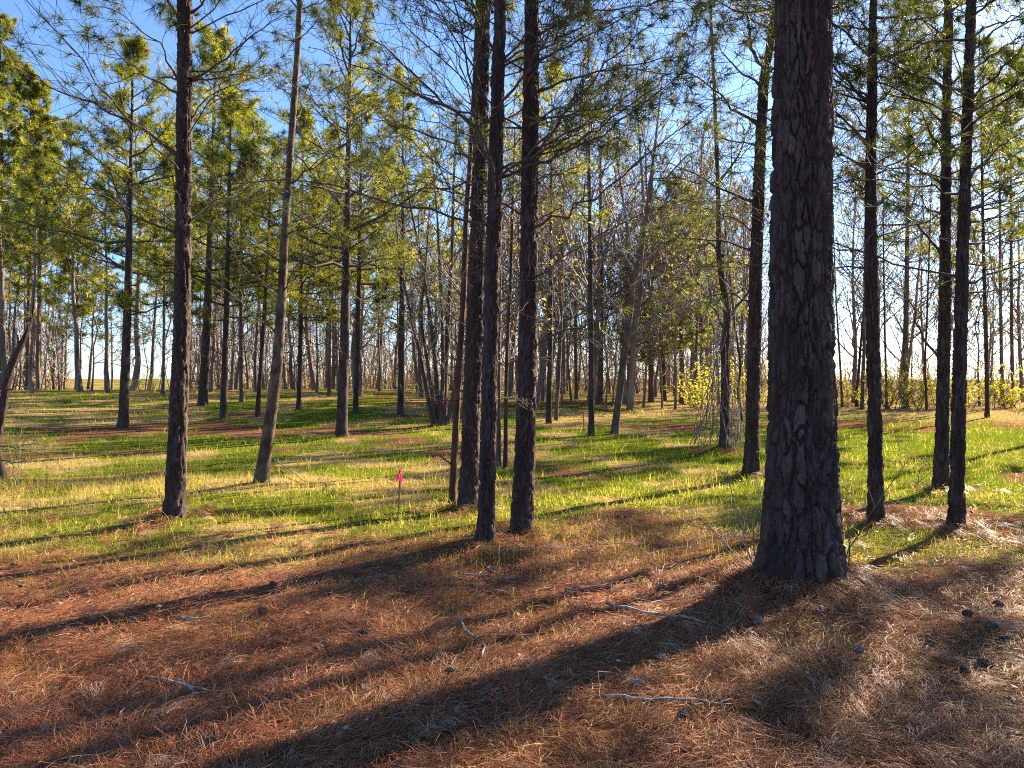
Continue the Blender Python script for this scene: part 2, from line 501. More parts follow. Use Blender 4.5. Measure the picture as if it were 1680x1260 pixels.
# ---------------------------------------------------------------- the trees one can name
# path: (pixel x, pixel y, width in pixels) from the foot upwards as the photograph shows it; the tree then stands
# upright at its own foot, at its own distance, and goes on to its full height above the frame.
NEAR = {
 'big':   dict(path=[(1312,965,150),(1313,900,140),(1315,760,124),(1315,620,117),(1314,400,110),(1318,0,100)], H=19, cells=24, zcell=0.125, depth=0.036, nth=224, dz=0.0115, crown=(9,2.6),
               label='massive pine trunk with thick plated dark bark, the widest tree by far'),
 'left':  dict(path=[(286,855,38),(290,750,35),(298,550,31),(301,300,28),(304,0,27)], H=13, crown=(6.6,1.9),
               label='dark straight pine with long bare drooping limb on its left side'),
 'trio_back':  dict(path=[(767,838,34),(771,750,32),(780,500,30),(788,250,26),(794,0,22)], H=12.5, crown=(6.4,1.6),
               label='dark pine at the left of the close trio beside the thin reddish stem'),
 'trio_front': dict(path=[(797,900,29),(799,800,28),(806,500,27),(814,250,24),(821,0,21)], H=12, crown=(6.2,1.6),
               label='middle pine of the close trio, its foot nearest to the camera'),
 'trio_right': dict(path=[(855,880,37),(861,750,36),(867,500,32),(870,250,29),(873,0,25)], H=13, crown=(6.4,1.8),
               label='pine at the right of the close trio with a low limb reaching right'),
 'forked': dict(path=[(1232,785,27),(1234,700,24),(1240,450,23),(1247,250,21),(1254,120,17),(1266,60,13),(1278,-40,11)], H=11, crown=(7.2,1.6),
               label='dark pine just behind the massive trunk with its top forking'),
 'right_slim': dict(path=[(1437,865,28),(1436,750,27),(1431,500,24),(1428,300,20),(1431,150,16),(1433,0,12)], H=9.5, crown=(5.6,1.3),
               label='slim dark pine next right of the massive trunk'),
 'right_back': dict(path=[(1543,808,27),(1546,700,25),(1551,450,22),(1552,250,18),(1556,0,14)], H=11, crown=(6.6,1.6),
               label='dark pine with limbs slanting up left, standing close behind another on the right'),
 'right_front': dict(path=[(1569,875,29),(1572,700,26),(1578,450,23),(1587,200,20),(1594,0,18)], H=12, crown=(6.2,1.8),
               label='dark pine farthest right of the near trees, leaning slightly right'),
}
LIMBS = {   # (pixel polyline, depth change at the tip, start width px, needles?)
 'left': [([(292,255),(239,217),(182,184),(150,168),(91,150),(40,113),(-10,60)],-0.8,8,0.12), ([(292,130),(262,70),(230,52),(200,22),(165,8),(120,18)],-0.5,5,0.9),
          ([(314,130),(360,105),(400,70),(440,45),(480,8)],0.4,7,0.3), ([(313,197),(330,168),(352,150),(410,128),(450,125)],0.6,5,0.2),
          ([(311,365),(350,335),(400,300),(445,265)],0.5,4,0.0), ([(290,368),(245,335),(210,300)],0.7,4,0.0), ([(289,546),(262,537),(238,528)],0.2,3,0.0),
          ([(293,460),(284,447),(268,446),(246,456)],-0.3,5,0.0), ([(316,20),(345,-10),(380,-40)],-0.3,6,0.6), ([(293,30),(270,-5),(230,-30)],-0.5,6,0.6),
          ([(296,132),(275,126),(258,127)],0.1,6,0.0), ([(316,132),(360,127),(395,122),(430,128)],0.7,5,0.2)],
 'trio_back': [([(776,208),(720,160),(680,122),(632,82),(600,50),(556,4)],-0.7,8,0.25), ([(778,265),(750,240),(722,226),(692,216),(640,200),(590,185)],0.6,6,0.25),
          ([(777,352),(750,332),(731,300),(716,262),(690,225),(640,170)],0.3,5,0.2), ([(776,545),(740,520),(715,500),(680,470)],0.5,4,0.0),
          ([(772,650),(745,658),(700,652),(662,626)],0.3,4,0.0), ([(782,45),(755,55),(738,45)],0.1,4,0.0), ([(796,130),(815,110),(850,85)],0.7,5,0.3)],
 'trio_front': [([(826,275),(870,256),(905,235),(960,215)],0.9,5,0.3), ([(828,95),(860,60),(890,28),(920,-20)],0.5,5,0.4), ([(806,560),(840,520),(868,495),(905,465)],0.8,4,0.0),
          ([(806,655),(835,653),(870,655)],0.3,3,0.0), ([(806,270),(780,200),(760,130),(735,50),(695,-5)],0.6,5,0.2), ([(808,20),(800,0),(790,-25)],0.3,5,0.4)],
 'trio_right': [([(880,150),(935,128),(980,118),(1060,105),(1140,84)],0.5,7,0.5), ([(878,200),(920,193),(985,187),(1045,165),(1120,140)],0.9,6,0.5),
          ([(877,250),(920,226),(970,198),(1022,165),(1085,120)],-0.5,6,0.6), ([(876,258),(930,240),(985,207),(1030,172)],0.9,5,0.3),
          ([(866,572),(905,550),(960,534),(1005,516),(1045,490)],0.4,7,0.05), ([(876,295),(930,282),(985,252)],0.7,4,0.3), ([(884,56),(930,36),(950,-5)],-0.4,6,0.5),
          ([(882,100),(960,60),(1030,25),(1080,-10)],0.6,6,0.7), ([(880,60),(960,20),(1050,10),(1140,-10)],0.2,6,0.8), ([(876,365),(920,340),(955,318)],0.6,4,0.0)],
 'forked': [([(1243,203),(1203,182),(1180,150),(1150,130),(1105,105)],-0.6,8,0.5), ([(1240,332),(1190,312),(1150,290),(1112,272),(1060,262)],-0.6,7,0.6),
          ([(1236,412),(1190,395),(1120,390),(1060,402)],0.4,6,0.7), ([(1248,142),(1205,110),(1180,78),(1150,50)],0.6,6,0.6), ([(1257,118),(1236,88),(1228,40),(1224,-20)],0.2,10,0.5),
          ([(1238,380),(1210,360),(1170,350),(1130,330)],1.0,5,0.7), ([(1234,500),(1200,480),(1150,490),(1100,500)],0.6,5,0.8), ([(1244,240),(1200,230),(1140,225)],1.0,5,0.7)],
 'right_slim': [([(1424,182),(1398,155),(1365,125)],-0.2,5,0.4), ([(1423,232),(1396,215),(1360,190)],0.4,5,0.4), ([(1424,277),(1395,262),(1366,248)],0.2,5,0.2),
          ([(1435,175),(1470,140),(1500,100),(1530,60)],0.4,5,0.8), ([(1436,205),(1465,170),(1490,130)],0.6,4,0.7), ([(1434,270),(1470,250),(1500,225)],0.6,4,0.5),
          ([(1422,330),(1395,300),(1368,285)],0.5,4,0.1), ([(1432,60),(1400,20),(1370,-10)],-0.3,5,0.9), ([(1436,80),(1470,40),(1510,0)],0.4,5,0.9)],
 'right_back': [([(1546,252),(1526,215),(1505,170),(1484,130)],-0.4,7,0.5), ([(1546,200),(1512,165),(1488,128),(1465,90)],0.4,6,0.6), ([(1547,146),(1512,120),(1478,98),(1440,80)],0.5,6,0.7),
          ([(1545,416),(1506,370),(1470,335),(1432,308)],-0.3,7,0.1), ([(1543,592),(1518,560),(1502,510),(1478,468),(1435,438)],-0.5,7,0.1), ([(1545,300),(1510,280),(1470,262),(1432,240)],0.6,6,0.6),
          ([(1558,262),(1585,225),(1620,190)],0.5,6,0.6), ([(1550,60),(1510,30),(1470,0)],0.3,6,0.9), ([(1543,350),(1500,335),(1460,330)],0.7,5,0.6)],
 'right_front': [([(1592,205),(1640,170),(1700,135)],-0.3,7,0.8), ([(1590,292),(1640,240),(1700,205)],0.5,7,0.7), ([(1594,60),(1530,70),(1472,88),(1432,102)],-0.4,7,0.7),
          ([(1586,345),(1640,332),(1700,318)],0.4,6,0.6), ([(1582,482),(1640,476),(1700,466)],0.5,6,0.4), ([(1590,120),(1640,80),(1700,50)],0.3,7,0.9), ([(1592,30),(1630,0),(1680,-30)],-0.2,7,0.9),
          ([(1588,400),(1640,400),(1710,380)],0.8,5,0.6), ([(1584,250),(1550,235),(1510,235)],-0.4,5,0.5), ([(1590,160),(1540,140),(1500,135)],0.8,5,0.7)],
}
# middle distance, pines with their crowns in view: path, top (pixel y of the tip), crown base pixel y, crown half width m
MID = [
 dict(path=[(202,705,19),(206,600,17),(210,480,14)], top=75, cb=520, lm=2.3, label='pine with lit green crown tapering to a tip against blue sky', seed=11, dens=1.0),
 dict(path=[(560,720,21),(564,600,18),(569,400,14)], top=-30, cb=470, lm=2.6, label='tall pine with sunlit foliage, its trunk rising left of the pink flagged stake', seed=12, dens=1.0),
 dict(path=[(366,690,13),(370,560,11),(374,420,9)], top=150, cb=520, lm=2.2, label='pine with brown trunk between the drooping limb pine and the blotchy leaning tree', seed=13, dens=1.0),
 dict(path=[(332,668,17),(338,560,16),(344,420,13)], top=60, cb=400, lm=2.6, label='greyish pine leaning slightly, just right of the drooping limb pine', seed=14, dens=1.0),
 dict(path=[(657,684,12),(659,560,11),(660,450,9)], top=120, cb=500, lm=2.2, label='slender pine in the bright grass above the pink flagged stake', seed=15, dens=0.9),
 dict(path=[(583,678,10),(587,560,9),(590,430,8)], top=160, cb=470, lm=2.4, label='pine with foot just behind the tall sunlit pine', seed=16, dens=0.9),
 dict(path=[(490,672,9),(493,560,8),(495,430,7)], top=190, cb=520, lm=2.3, label='thin pine standing right of the blotchy leaning tree', seed=17, dens=1.0),
 dict(path=[(397,660,9),(395,560,8),(396,430,7)], top=170, cb=500, lm=2.4, label='thin dark pine with green branches left of the blotchy leaning tree', seed=18, dens=1.0),
 dict(path=[(422,684,9),(428,600,8),(436,480,7)], top=230, cb=470, lm=2.0, label='short dark pine half hidden beside the blotchy leaning tree', seed=19, dens=0.8),
 dict(path=[(4,634,15),(3,500,13),(2,300,11)], top=30, cb=420, lm=3.4, label='yellow lit pine at the left border of the picture', seed=20, dens=1.3),
 dict(path=[(45,636,9),(47,500,8),(49,350,7)], top=120, cb=390, lm=2.6, label='bare trunked pine second from the left border', seed=21, dens=1.2),
 dict(path=[(66,636,8),(66,500,7),(66,380,6)], top=140, cb=420, lm=2.4, label='bare trunked pine third from the left border', seed=22, dens=1.0),
 dict(path=[(125,640,6),(126,560,5),(127,480,4)], top=280, cb=520, lm=1.8, label='small thin pine between the left border trees and the tapering green pine', seed=23, dens=1.0),
 dict(path=[(1620,686,9),(1618,560,8),(1614,430,7)], top=60, cb=440, lm=2.0, label='pine in leaf litter in front of yellow shrubs near the right border', seed=24, dens=0.5),
 dict(path=[(1485,670,12),(1486,560,11),(1488,430,9)], top=40, cb=430, lm=2.4, label='sunlit pale trunk in front of the yellow shrubs right of the slim dark pine', seed=25, dens=0.4),
 dict(path=[(1068,660,10),(1068,560,9),(1068,450,8)], top=330, cb=590, lm=2.5, label='low branched dark evergreen in the shaded grove at middle', seed=26, dens=0.6),
 dict(path=[(1118,664,8),(1118,560,7),(1118,450,6)], top=290, cb=585, lm=2.6, label='dark evergreen in the shaded grove left of the vine covered stem', seed=27, dens=0.6),
 dict(path=[(1090,658,8),(1088,560,7),(1090,450,6)], top=350, cb=590, lm=2.4, label='short dark evergreen hidden between the two in the shaded grove', seed=28, dens=0.6),
 dict(path=[(900,695,10),(903,560,9),(904,430,7)], top=120, cb=360, lm=2.0, label='thin pine whose foot shows right of the trio', seed=29, dens=0.6),
 dict(path=[(1662,668,8),(1660,560,7),(1659,430,6)], top=80, cb=400, lm=2.2, label='pale trunk nearest the right border beyond the clearing', seed=30, dens=0.6),
 dict(path=[(540,650,7),(541,560,6),(542,430,5)], top=210, cb=480, lm=2.3, label='far pine showing left of the tall sunlit pine', seed=31, dens=1.0),
 dict(path=[(268,648,7),(269,560,6),(270,430,5)], top=210, cb=480, lm=2.5, label='far green pine showing just left of the drooping limb pine', seed=32, dens=1.0),
]
# middle distance, leafless trees: path and top
BARE = [
 dict(path=[(970,715,11),(970,600,10),(968,420,8)], top=150, label='thin straight leafless tree with dark stem in the middle grass', seed=41),
 dict(path=[(1008,712,14),(1022,600,12),(1038,480,10),(1062,350,8)], top=120, label='leafless tree with stem leaning right in the middle grass', seed=42),
 dict(path=[(818,765,9),(818,600,8),(820,450,6)], top=180, label='pale thin stem seen between the middle and right trio pines', seed=43),
 dict(path=[(829,768,8),(831,600,7),(838,450,6)], top=210, label='dark thin stem touching the pale one behind the trio', seed=44),
 dict(path=[(984,660,12),(985,560,11),(985,430,9)], top=140, label='grey leafless trunk behind the thin straight tree in the middle', seed=45),
 dict(path=[(1028,655,7),(1033,600,6),(1040,540,5)], top=260, label='bent dark stem at the edge of the shaded grove', seed=46),
 dict(path=[(1405,668,6),(1410,590,5),(1418,500,4)], top=180, label='dark slender tree forking left beside the slim dark pine', seed=47),
 dict(path=[(1414,672,7),(1417,590,6),(1419,450,5)], top=120, label='pale slender tree hugging the left of the slim dark pine', seed=48),
 dict(path=[(1382,668,5),(1378,590,4),(1372,500,3)], top=240, label='thin bare tree just right of the massive trunk', seed=49),
 dict(path=[(1521,675,5),(1517,600,4),(1521,520,4)], top=220, label='crooked thin bare tree left of the close behind pine', seed=50),
 dict(path=[(1645,668,8),(1643,590,7),(1641,450,6)], top=130, label='bare tree behind the leaf litter pine near the right border', seed=51),
 dict(path=[(912,690,7),(918,600,6),(922,480,5)], top=200, label='bare stem forming a narrow V with the thin pine right of the trio', seed=52),
 dict(path=[(1217,690,6),(1210,640,5),(1216,600,5),(1206,540,4)], top=330, label='crooked bare sapling right of the vine covered stem', seed=53),
 dict(path=[(1140,668,6),(1142,580,5),(1146,480,4)], top=220, label='bare tree before the yellow shrub left of the vine covered stem', seed=54),
 dict(path=[(946,655,7),(944,560,6),(945,430,5)], top=170, label='dark bare tree beyond the grass left of the thin straight one', seed=55),
 dict(path=[(1455,672,5),(1452,560,4),(1450,450,3)], top=150, label='thin reddish bare tree right beside the slim dark pine', seed=56),
]

def place(path):
    g = ground_at(path[0][0], path[0][1])
    return g

FEET = {k: place(v['path']) for k, v in NEAR.items()}
for d in MID + BARE:
    d['foot'] = place(d['path'])
PALE = [(428,797,24),(442,700,22),(455,600,20),(462,500,17),(466,400,15),(473,300,13),(480,200,12),(487,100,11),(492,0,10)]
REDSTEM = [(742,830,13),(745,750,12),(752,620,12),(760,500,11),(765,350,9),(772,250,8),(780,100,7),(783,0,6)]
VINE = [(1188,745,17),(1190,650,16),(1190,560,16),(1194,520,13),(1180,430,10),(1178,300,8),(1172,150,6),(1165,0,5)]
CURVED = [(2,802,22),(-8,740,20),(2,680,18),(14,610,17),(32,570,14),(47,540,9),(53,515,5),(57,490,3)]
pale_f, red_f, vine_f, curv_f = place(PALE), place(REDSTEM), place(VINE), place(CURVED)
shrub_f = ground_at(722, 700)
_m = []
for k, f in FEET.items():
    _m.append((f[0], f[1], 0.62 if k == 'big' else 0.34, 0.11 if k == 'big' else 0.06))
for d in MID[:4]:
    _m.append((d['foot'][0], d['foot'][1], 0.7, 0.07))
for f, h in ((pale_f, 0.06), (vine_f, 0.18), (curv_f, 0.14), (shrub_f, 0.08)):
    _m.append((f[0], f[1], 0.55 if h < 0.1 else 0.8, h))
MOUNDS += _m

# ---------------------------------------------------------------- ground sheet
nr, na = 250, 320
rr = np.concatenate([[0.0], 0.6 * (700 / 0.6) ** (np.arange(nr) / (nr - 1))])
# denser directions in the half the photograph looks to
aa = np.linspace(0, 1, na, endpoint=False)
aa = 2 * math.pi * aa - 0.55 * np.sin(2 * math.pi * aa)
GR, GA = np.meshgrid(rr, aa, indexing='ij')
gx = GR * np.sin(GA); gy = GR * np.cos(GA)
gz = terrain(gx, gy)
gc, gs = cover(gx, gy)
g = Geo()
idx = np.arange(gx.size).reshape(gx.shape); nx_ = np.roll(idx, -1, 1)
g.quads(np.stack([gx, gy, gz], -1), np.stack([idx[:-1], idx[1:], nx_[1:], nx_[:-1]], -1), np.stack([gc * 0, gc, gs], -1).reshape(-1, 3))
new('ground', g.mesh('ground'), M_GROUND, kind='structure')

# ---------------------------------------------------------------- limbs
def limb(parent, base, pts, r0, rng, needles=0.0, sub=10, nl=0.18, nw=0.0055, nn=36, rmin=0.0022):
    """one limb with side shoots as a part; its needles as a sub-part"""
    P = np.asarray(pts, float) - base
    K = 14
    s = np.concatenate([[0], np.cumsum(np.linalg.norm(np.diff(P, axis=0), axis=1))])
    L = s[-1]
    t = np.linspace(0, L, K)
    Q = np.stack([smooth_path(t, s, P[:, k]) for k in range(3)], 1); Q[0] = P[0]
    Q[1:-1] += rng.normal(size=(K - 2, 3)) * 0.008 * L
    R = r0 * (1 - 0.82 * np.linspace(0, 1, K) ** 0.8)
    R[0] *= 1.6
    g = Geo(); g.tubes(Q, R, 7)
    sP, sR = grow(Q[None], R[None], sub, rng, 0.22, 1.0, (0.25, 0.5), (30, 65), 0.05, 0.35, 6, 0.6, 0.10, 0.35, rmin=rmin)
    g.tubes(sP, sR, 4)
    tP, tR = grow(sP, sR, 4, rng, 0.2, 1.0, (0.3, 0.65), (25, 60), 0.1, 0.2, 4, 0.6, 0.12, 0.4, rmin=rmin)
    g.tubes(tP, tR, 3)
    o = new('limb', g.mesh('limb'), M_LIMB, parent)
    if needles > 0:
        O1, D1 = tips(tP, (1.0,), rng, needles)
        O2, D2 = tips(sP, (1.0,), rng, needles)
        ng = Geo()
        tufts(ng, np.concatenate([O1, O2]), np.concatenate([D1, D2]), rng, nn, nl, nw, 0.9, 0.05, GREENS * np.array([0.62, 0.68, 0.85]))  # greens darkened: backlit silhouette shade painted into the near needles' colour
        if ng.n:
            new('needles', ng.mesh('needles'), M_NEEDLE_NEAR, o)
    return o

def path3(path, D, foot):
    """heights above the foot, sideways offsets and radii from the pixel path at distance D"""
    zs, xs, rs = [], [], []
    for (px, py, w) in path:
        p = at(px, py, D)
        zs.append(p[2] - foot[2]); xs.append(p[0] - foot[0]); rs.append(w / 2 / F * D * 0.93 * math.cos(math.atan((px - W / 2) / F)))
    zs[0] = 0.0
    return zs, xs, rs

# crowns above the frame for the near trees and beyond it: a few kinds, shared
def crown_parts(rng, Hc, lm, dens=1.0, nw=0.010, nn=13, nl=0.18, whorl=0.45, base_bare=0.0, cx=None, tuft_keep=1.0, trunk_r=0.08):
    """branches and needles of a pine from its crown base (z = 0) to its tip (z = Hc)"""
    zs = np.arange(0.05, Hc - 0.15, whorl)
    o, d, l, f = [], [], [], []
    for z in zs:
        k = z / Hc
        n = rng.integers(3, 6)
        a0 = rng.random() * 6.28
        for j in range(n):
            a = a0 + j * 2 * math.pi / n + rng.normal() * 0.3
            prof = (0.65 + 0.35 * sstep(0, 0.25, k)) * (1 - 0.86 * k ** 1.3)
            if rng.random() < 0.36:
                continue
            ll = lm * 1.2 * prof * rng.uniform(0.45, 1.25)
            el = math.radians(4 + 46 * k + rng.normal() * 13)
            o.append((0, 0, z + rng.normal() * 0.08)); d.append((math.cos(a) * math.cos(el), math.sin(a) * math.cos(el), math.sin(el))); l.append(ll); f.append(k)
    o = np.array(o); d = np.array(d); l = np.array(l); f = np.array(f)
    if cx is not None:
        o[:, 0] += cx(o[:, 2])
    K = 7
    s = np.linspace(0, 1, K)
    P = o[:, None] + d[:, None] * l[:, None, None] * s[:, None]
    P[..., 2] += (l[:, None] * 0.22) * s ** 2 - (l[:, None] * 0.10) * s
    P[:, 1:] += np.cumsum(rng.normal(size=(len(o), K - 1, 3)) * 0.025, 1) * l[:, None, None]
    R = (0.010 + 0.011 * l)[:, None] * (1 - 0.8 * s)
    g = Geo(); g.tubes(P, R, 4)
    sP, sR = grow(P, R, max(3, int(round(7 * dens))), rng, 0.28, 1.0, (0.26, 0.46), (30, 60), 0.22, 0.55, 3, 0.55, 0.08, 0.4, rmin=0.0025)
    g.tubes(sP, sR, 3)
    O1, D1 = tips(sP, (0.55, 1.0), rng, tuft_keep); O2, D2 = tips(P, (0.75, 0.9, 1.0), rng, tuft_keep)
    O3 = np.array([[0 if cx is None else cx(np.array([Hc]))[0], 0, Hc + q] for q in (-0.3, -0.15, 0, 0.1)]); D3 = np.tile([0, 0, 1.0], (4, 1))
    tP, tR = grow(sP, sR, 2, rng, 0.3, 0.9, (0.35, 0.6), (30, 55), 0.25, 0.4, 2, 0.6, 0.06, 0.5, rmin=0.002)
    O4, D4 = tips(tP, (1.0,), rng, tuft_keep)
    g.tubes(tP, tR, 3)
    ng = Geo()
    O = np.concatenate([O1, O2, O3, O4]); Dd = np.concatenate([D1, D2, D3, D4])
    Dd = unit(Dd + np.array([0, 0, 0.35]))
    tufts(ng, O, Dd, rng, nn, nl, nw, 0.75, 0.10)
    return g, ng

CROWNS = []
for k in range(3):
    rng = np.random.default_rng(900 + k)
    bg, ng = crown_parts(rng, 5.5, 1.9, 1.0, 0.012, 9)
    CROWNS.append((bg.mesh('branches'), ng.mesh('crown')))

def put_crown(parent, k, z, scale, rot, x=0.0):
    bm, nm = CROWNS[k % 3]
    b = new('branches', bm, M_LIMB, parent, (x, 0, z)); c = new('crown', nm, M_NEEDLE, parent, (x, 0, z))
    for o in (b, c):
        o.scale = scale; o.rotation_euler = (0, 0, rot)

for i, (k, d) in enumerate(NEAR.items()):
    rng = np.random.default_rng(100 + i)
    f = FEET[k]
    f[2] = float(terrain(f[0], f[1]))
    D = f[1]
    zs, xs, rs = path3(d['path'], D, f)
    Ht = d['H']
    slope = (xs[-1] - xs[-2]) / (zs[-1] - zs[-2]) * 0.6
    zt = zs[-1]
    zs2 = zs + [(zt + Ht) / 2, Ht]
    xs2 = xs + [xs[-1] + slope * (Ht - zt) / 2, xs[-1] + slope * (Ht - zt)]
    rs2 = rs + [rs[-1] * 0.55, 0.015]
    t = thing('pine_tree', d['label'], 'pine tree', f, 'tall pines of the near stand')
    big = k == 'big'
    tm = trunk_mesh('trunk', zs2, xs2, rs2, nth=d.get('nth', 52), dz=d.get('dz', 0.023), zfine=zt + 0.4, cells=d.get('cells', 15), zcell=d.get('zcell', 0.10), depth=d.get('depth', 0.026),
                    seed=200 + i * 20, flare=0.16 if big else 0.22, flare_h=0.22, lobes=0.03 if big else 0.05)
    new('trunk', tm, M_BARK, t)
    for (pl, dd, w, nd) in LIMBS.get(k, []):
        n = len(pl)
        pts = [at(p[0], p[1], D + dd * (j / (n - 1)) ** 1.3) for j, p in enumerate(pl)]
        pts[0] = pts[0] * 1.0
        limb(t, f, pts, max(w / 2 / F * D * 0.72, 0.006), rng, nd * (0.7 if k.startswith('right') else 1.0))
    # whorls of shorter shoots round the trunk, towards and away from the camera too
    if not big:
        for j in range(14 if k.startswith('right') or k == 'forked' else 10):
            z = rng.uniform(max(2.6, zt - 2.6), zt + 1.4)
            a = rng.uniform(0, 2 * math.pi)
            ll = rng.uniform(0.7, 1.9)
            o = np.array([np.interp(z, zs2, xs2), 0, z]) + f
            dr = np.array([math.cos(a), math.sin(a), rng.uniform(0.15, 0.7)])
            pts = [o, o + dr * ll * 0.5, o + dr * ll + np.array([0, 0, 0.1 * ll])]
            limb(t, f, pts, 0.009 + 0.006 * rng.random(), rng, 0.55 if z > 3.4 else 0.0, sub=7, nn=26)
    if not big:
        for j in range(5 if k == 'left' else 12):
            z = rng.uniform(max(2.3, zt - 3.0), zt + 1.0)
            a = rng.choice([0, math.pi]) + rng.normal() * 0.75
            ll = rng.uniform(1.2, 2.7)
            o = np.array([np.interp(z, zs2, xs2), 0, z]) + f
            el = rng.uniform(0.1, 0.65)
            dr = np.array([math.cos(a), math.sin(a), el])
            pts = [o, o + dr * ll * 0.35, o + dr * ll * 0.7 + np.array([0, 0, rng.uniform(-0.15, 0.2)]), o + dr * ll + np.array([rng.normal() * 0.15, rng.normal() * 0.15, rng.uniform(-0.2, 0.4)])]
            limb(t, f, pts, 0.008 + 0.008 * rng.random(), rng, 0.2 if z > 3.2 else 0.0, sub=12, nn=26)
    cbz, cs = d['crown']
    put_crown(t, i, cbz, (cs / 1.9, cs / 1.9, (Ht - cbz + 0.2) / 5.5), rng.random() * 6, float(np.interp(cbz + 2, zs2, xs2)))

# ---------------------------------------------------------------- middle distance pines
for i, d in enumerate(MID):
    rng = np.random.default_rng(d['seed'])
    f = d['foot']; f[2] = float(terrain(f[0], f[1])); D = f[1]
    zs, xs, rs = path3(d['path'], D, f)
    ztop = at(d['path'][-1][0], d['top'], D)[2] - f[2]
    zcb = at(d['path'][-1][0], d['cb'], D)[2] - f[2]
    sl = (xs[-1] - xs[-2]) / (zs[-1] - zs[-2]) * 0.7
    zs.append(ztop); xs.append(xs[-1] + sl * (ztop - zs[-2])); rs.append(0.012)
    t = thing('pine_tree', d['label'], 'pine tree', f, 'pines of the middle distance')
    near = D < 24
    tm = trunk_mesh('trunk', zs, xs, rs, nth=26 if near else 14, dz=0.06 if near else 0.16, zfine=zcb + 1.5, dz2=0.4, cells=9, zcell=0.14, depth=0.012, seed=500 + i * 20, flare=0.3, flare_h=0.2)
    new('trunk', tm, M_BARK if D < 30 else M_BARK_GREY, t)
    px = D / 769.0
    dens = d['dens']
    cxf = lambda z, a=zs, b=xs, c=zcb: np.interp(z + c, a, b)
    bg, ng = crown_parts(rng, ztop - zcb, d['lm'], dens, max(0.008, 0.44 * px), 16, 0.21 + 0.0022 * D, 0.38, cx=cxf)
    # dead stubs and thin dry branches below the crown
    n = 10
    zz = rng.uniform(zcb * 0.45, zcb, n); a = rng.uniform(0, 6.28, n); ll = rng.uniform(0.4, 1.4, n)
    o = np.stack([np.interp(zz, zs, xs), 0 * zz, zz - zcb], 1)
    dr = np.stack([np.cos(a), np.sin(a), rng.uniform(0, 0.6, n)], 1)
    s = np.linspace(0, 1, 5)
    P = o[:, None] + dr[:, None] * ll[:, None, None] * s[:, None] + np.cumsum(rng.normal(size=(n, 5, 3)) * 0.03, 1)
    R = np.tile(0.012 * (1 - 0.7 * s), (n, 1))
    bg.tubes(P, R, 4)
    sP, sR = grow(P, R, 4, rng, 0.3, 1, (0.3, 0.6), (30, 60), 0.1, 0.3, 3, 0.6, rmin=0.003)
    bg.tubes(sP, sR, 3)
    new('branches', bg.mesh('branches'), M_LIMB, t, (0, 0, zcb)); new('crown', ng.mesh('crown'), M_NEEDLE, t, (0, 0, zcb))

# ---------------------------------------------------------------- leafless trees
def bare_crown(rng, zs, xs, rs, z0, n1=16, spread=1.0, rmin=0.004, n2=6, n3=4, ys=None):
    K = 12
    z = np.linspace(z0, zs[-1], K)
    P0 = np.stack([np.interp(z, zs, xs), np.zeros(K) if ys is None else np.interp(z, zs, ys), z], 1)[None]
    R0 = np.interp(z, zs, rs)[None]
    g = Geo()
    P1, R1 = grow(P0, R0, n1, rng, 0.02, 0.98, (0.28 * spread, 0.5 * spread), (28, 58), 0.18, 0.3, 7, 0.55, 0.09, 0.25, rmin=rmin)
    P2, R2 = grow(P1, R1, n2, rng, 0.2, 1.0, (0.3, 0.55), (25, 55), 0.15, 0.2, 5, 0.6, 0.09, 0.35, rmin=rmin)
    P3, R3 = grow(P2, R2, n3, rng, 0.2, 1.0, (0.35, 0.65), (25, 55), 0.1, 0.1, 3, 0.6, 0.06, 0.5, rmin=rmin * 0.8)
    g.tubes(P1, R1, 4); g.tubes(P2, R2, 3); g.tubes(P3, R3, 3)
    return g, (P2, P3)

BUDS = np.array([[0.20, 0.20, 0.05], [0.26, 0.22, 0.07], [0.22, 0.14, 0.07], [0.16, 0.18, 0.04]])
for i, d in enumerate(BARE):
    rng = np.random.default_rng(d['seed'])
    f = d['foot']; f[2] = float(terrain(f[0], f[1])); D = f[1]
    zs, xs, rs = path3(d['path'], D, f)
    ztop = at(d['path'][-1][0], d['top'], D)[2] - f[2]
    sl = (xs[-1] - xs[-2]) / (zs[-1] - zs[-2]) * 0.6
    zs.append(ztop); xs.append(xs[-1] + sl * (ztop - zs[-2])); rs.append(0.008)
    t = thing('bare_tree', d['label'], 'tree', f, 'leafless trees of the middle distance')
    tm = trunk_mesh('trunk', zs, xs, rs, nth=20, dz=0.08, zfine=zs[-2], dz2=0.35, cells=8, zcell=0.2, depth=0.006, seed=800 + i * 20, flare=0.3, flare_h=0.15)
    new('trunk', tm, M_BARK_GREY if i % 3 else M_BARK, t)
    bg, (P2, P3) = bare_crown(rng, zs, xs, rs, ztop * 0.22, 15, 0.9, max(0.004, 0.16 * D / 769))
    new('branches', bg.mesh('branches'), M_TWIG, t)
    ng = Geo()
    O, Dd = tips(P3, (0.6, 1.0), rng, 0.30)
    tufts(ng, O, Dd, rng, 3, 0.05 + 0.001 * D, 0.03 + 0.0006 * D, 1.0, 0.05, BUDS)
    new('crown', ng.mesh('crown'), M_LEAF, t)

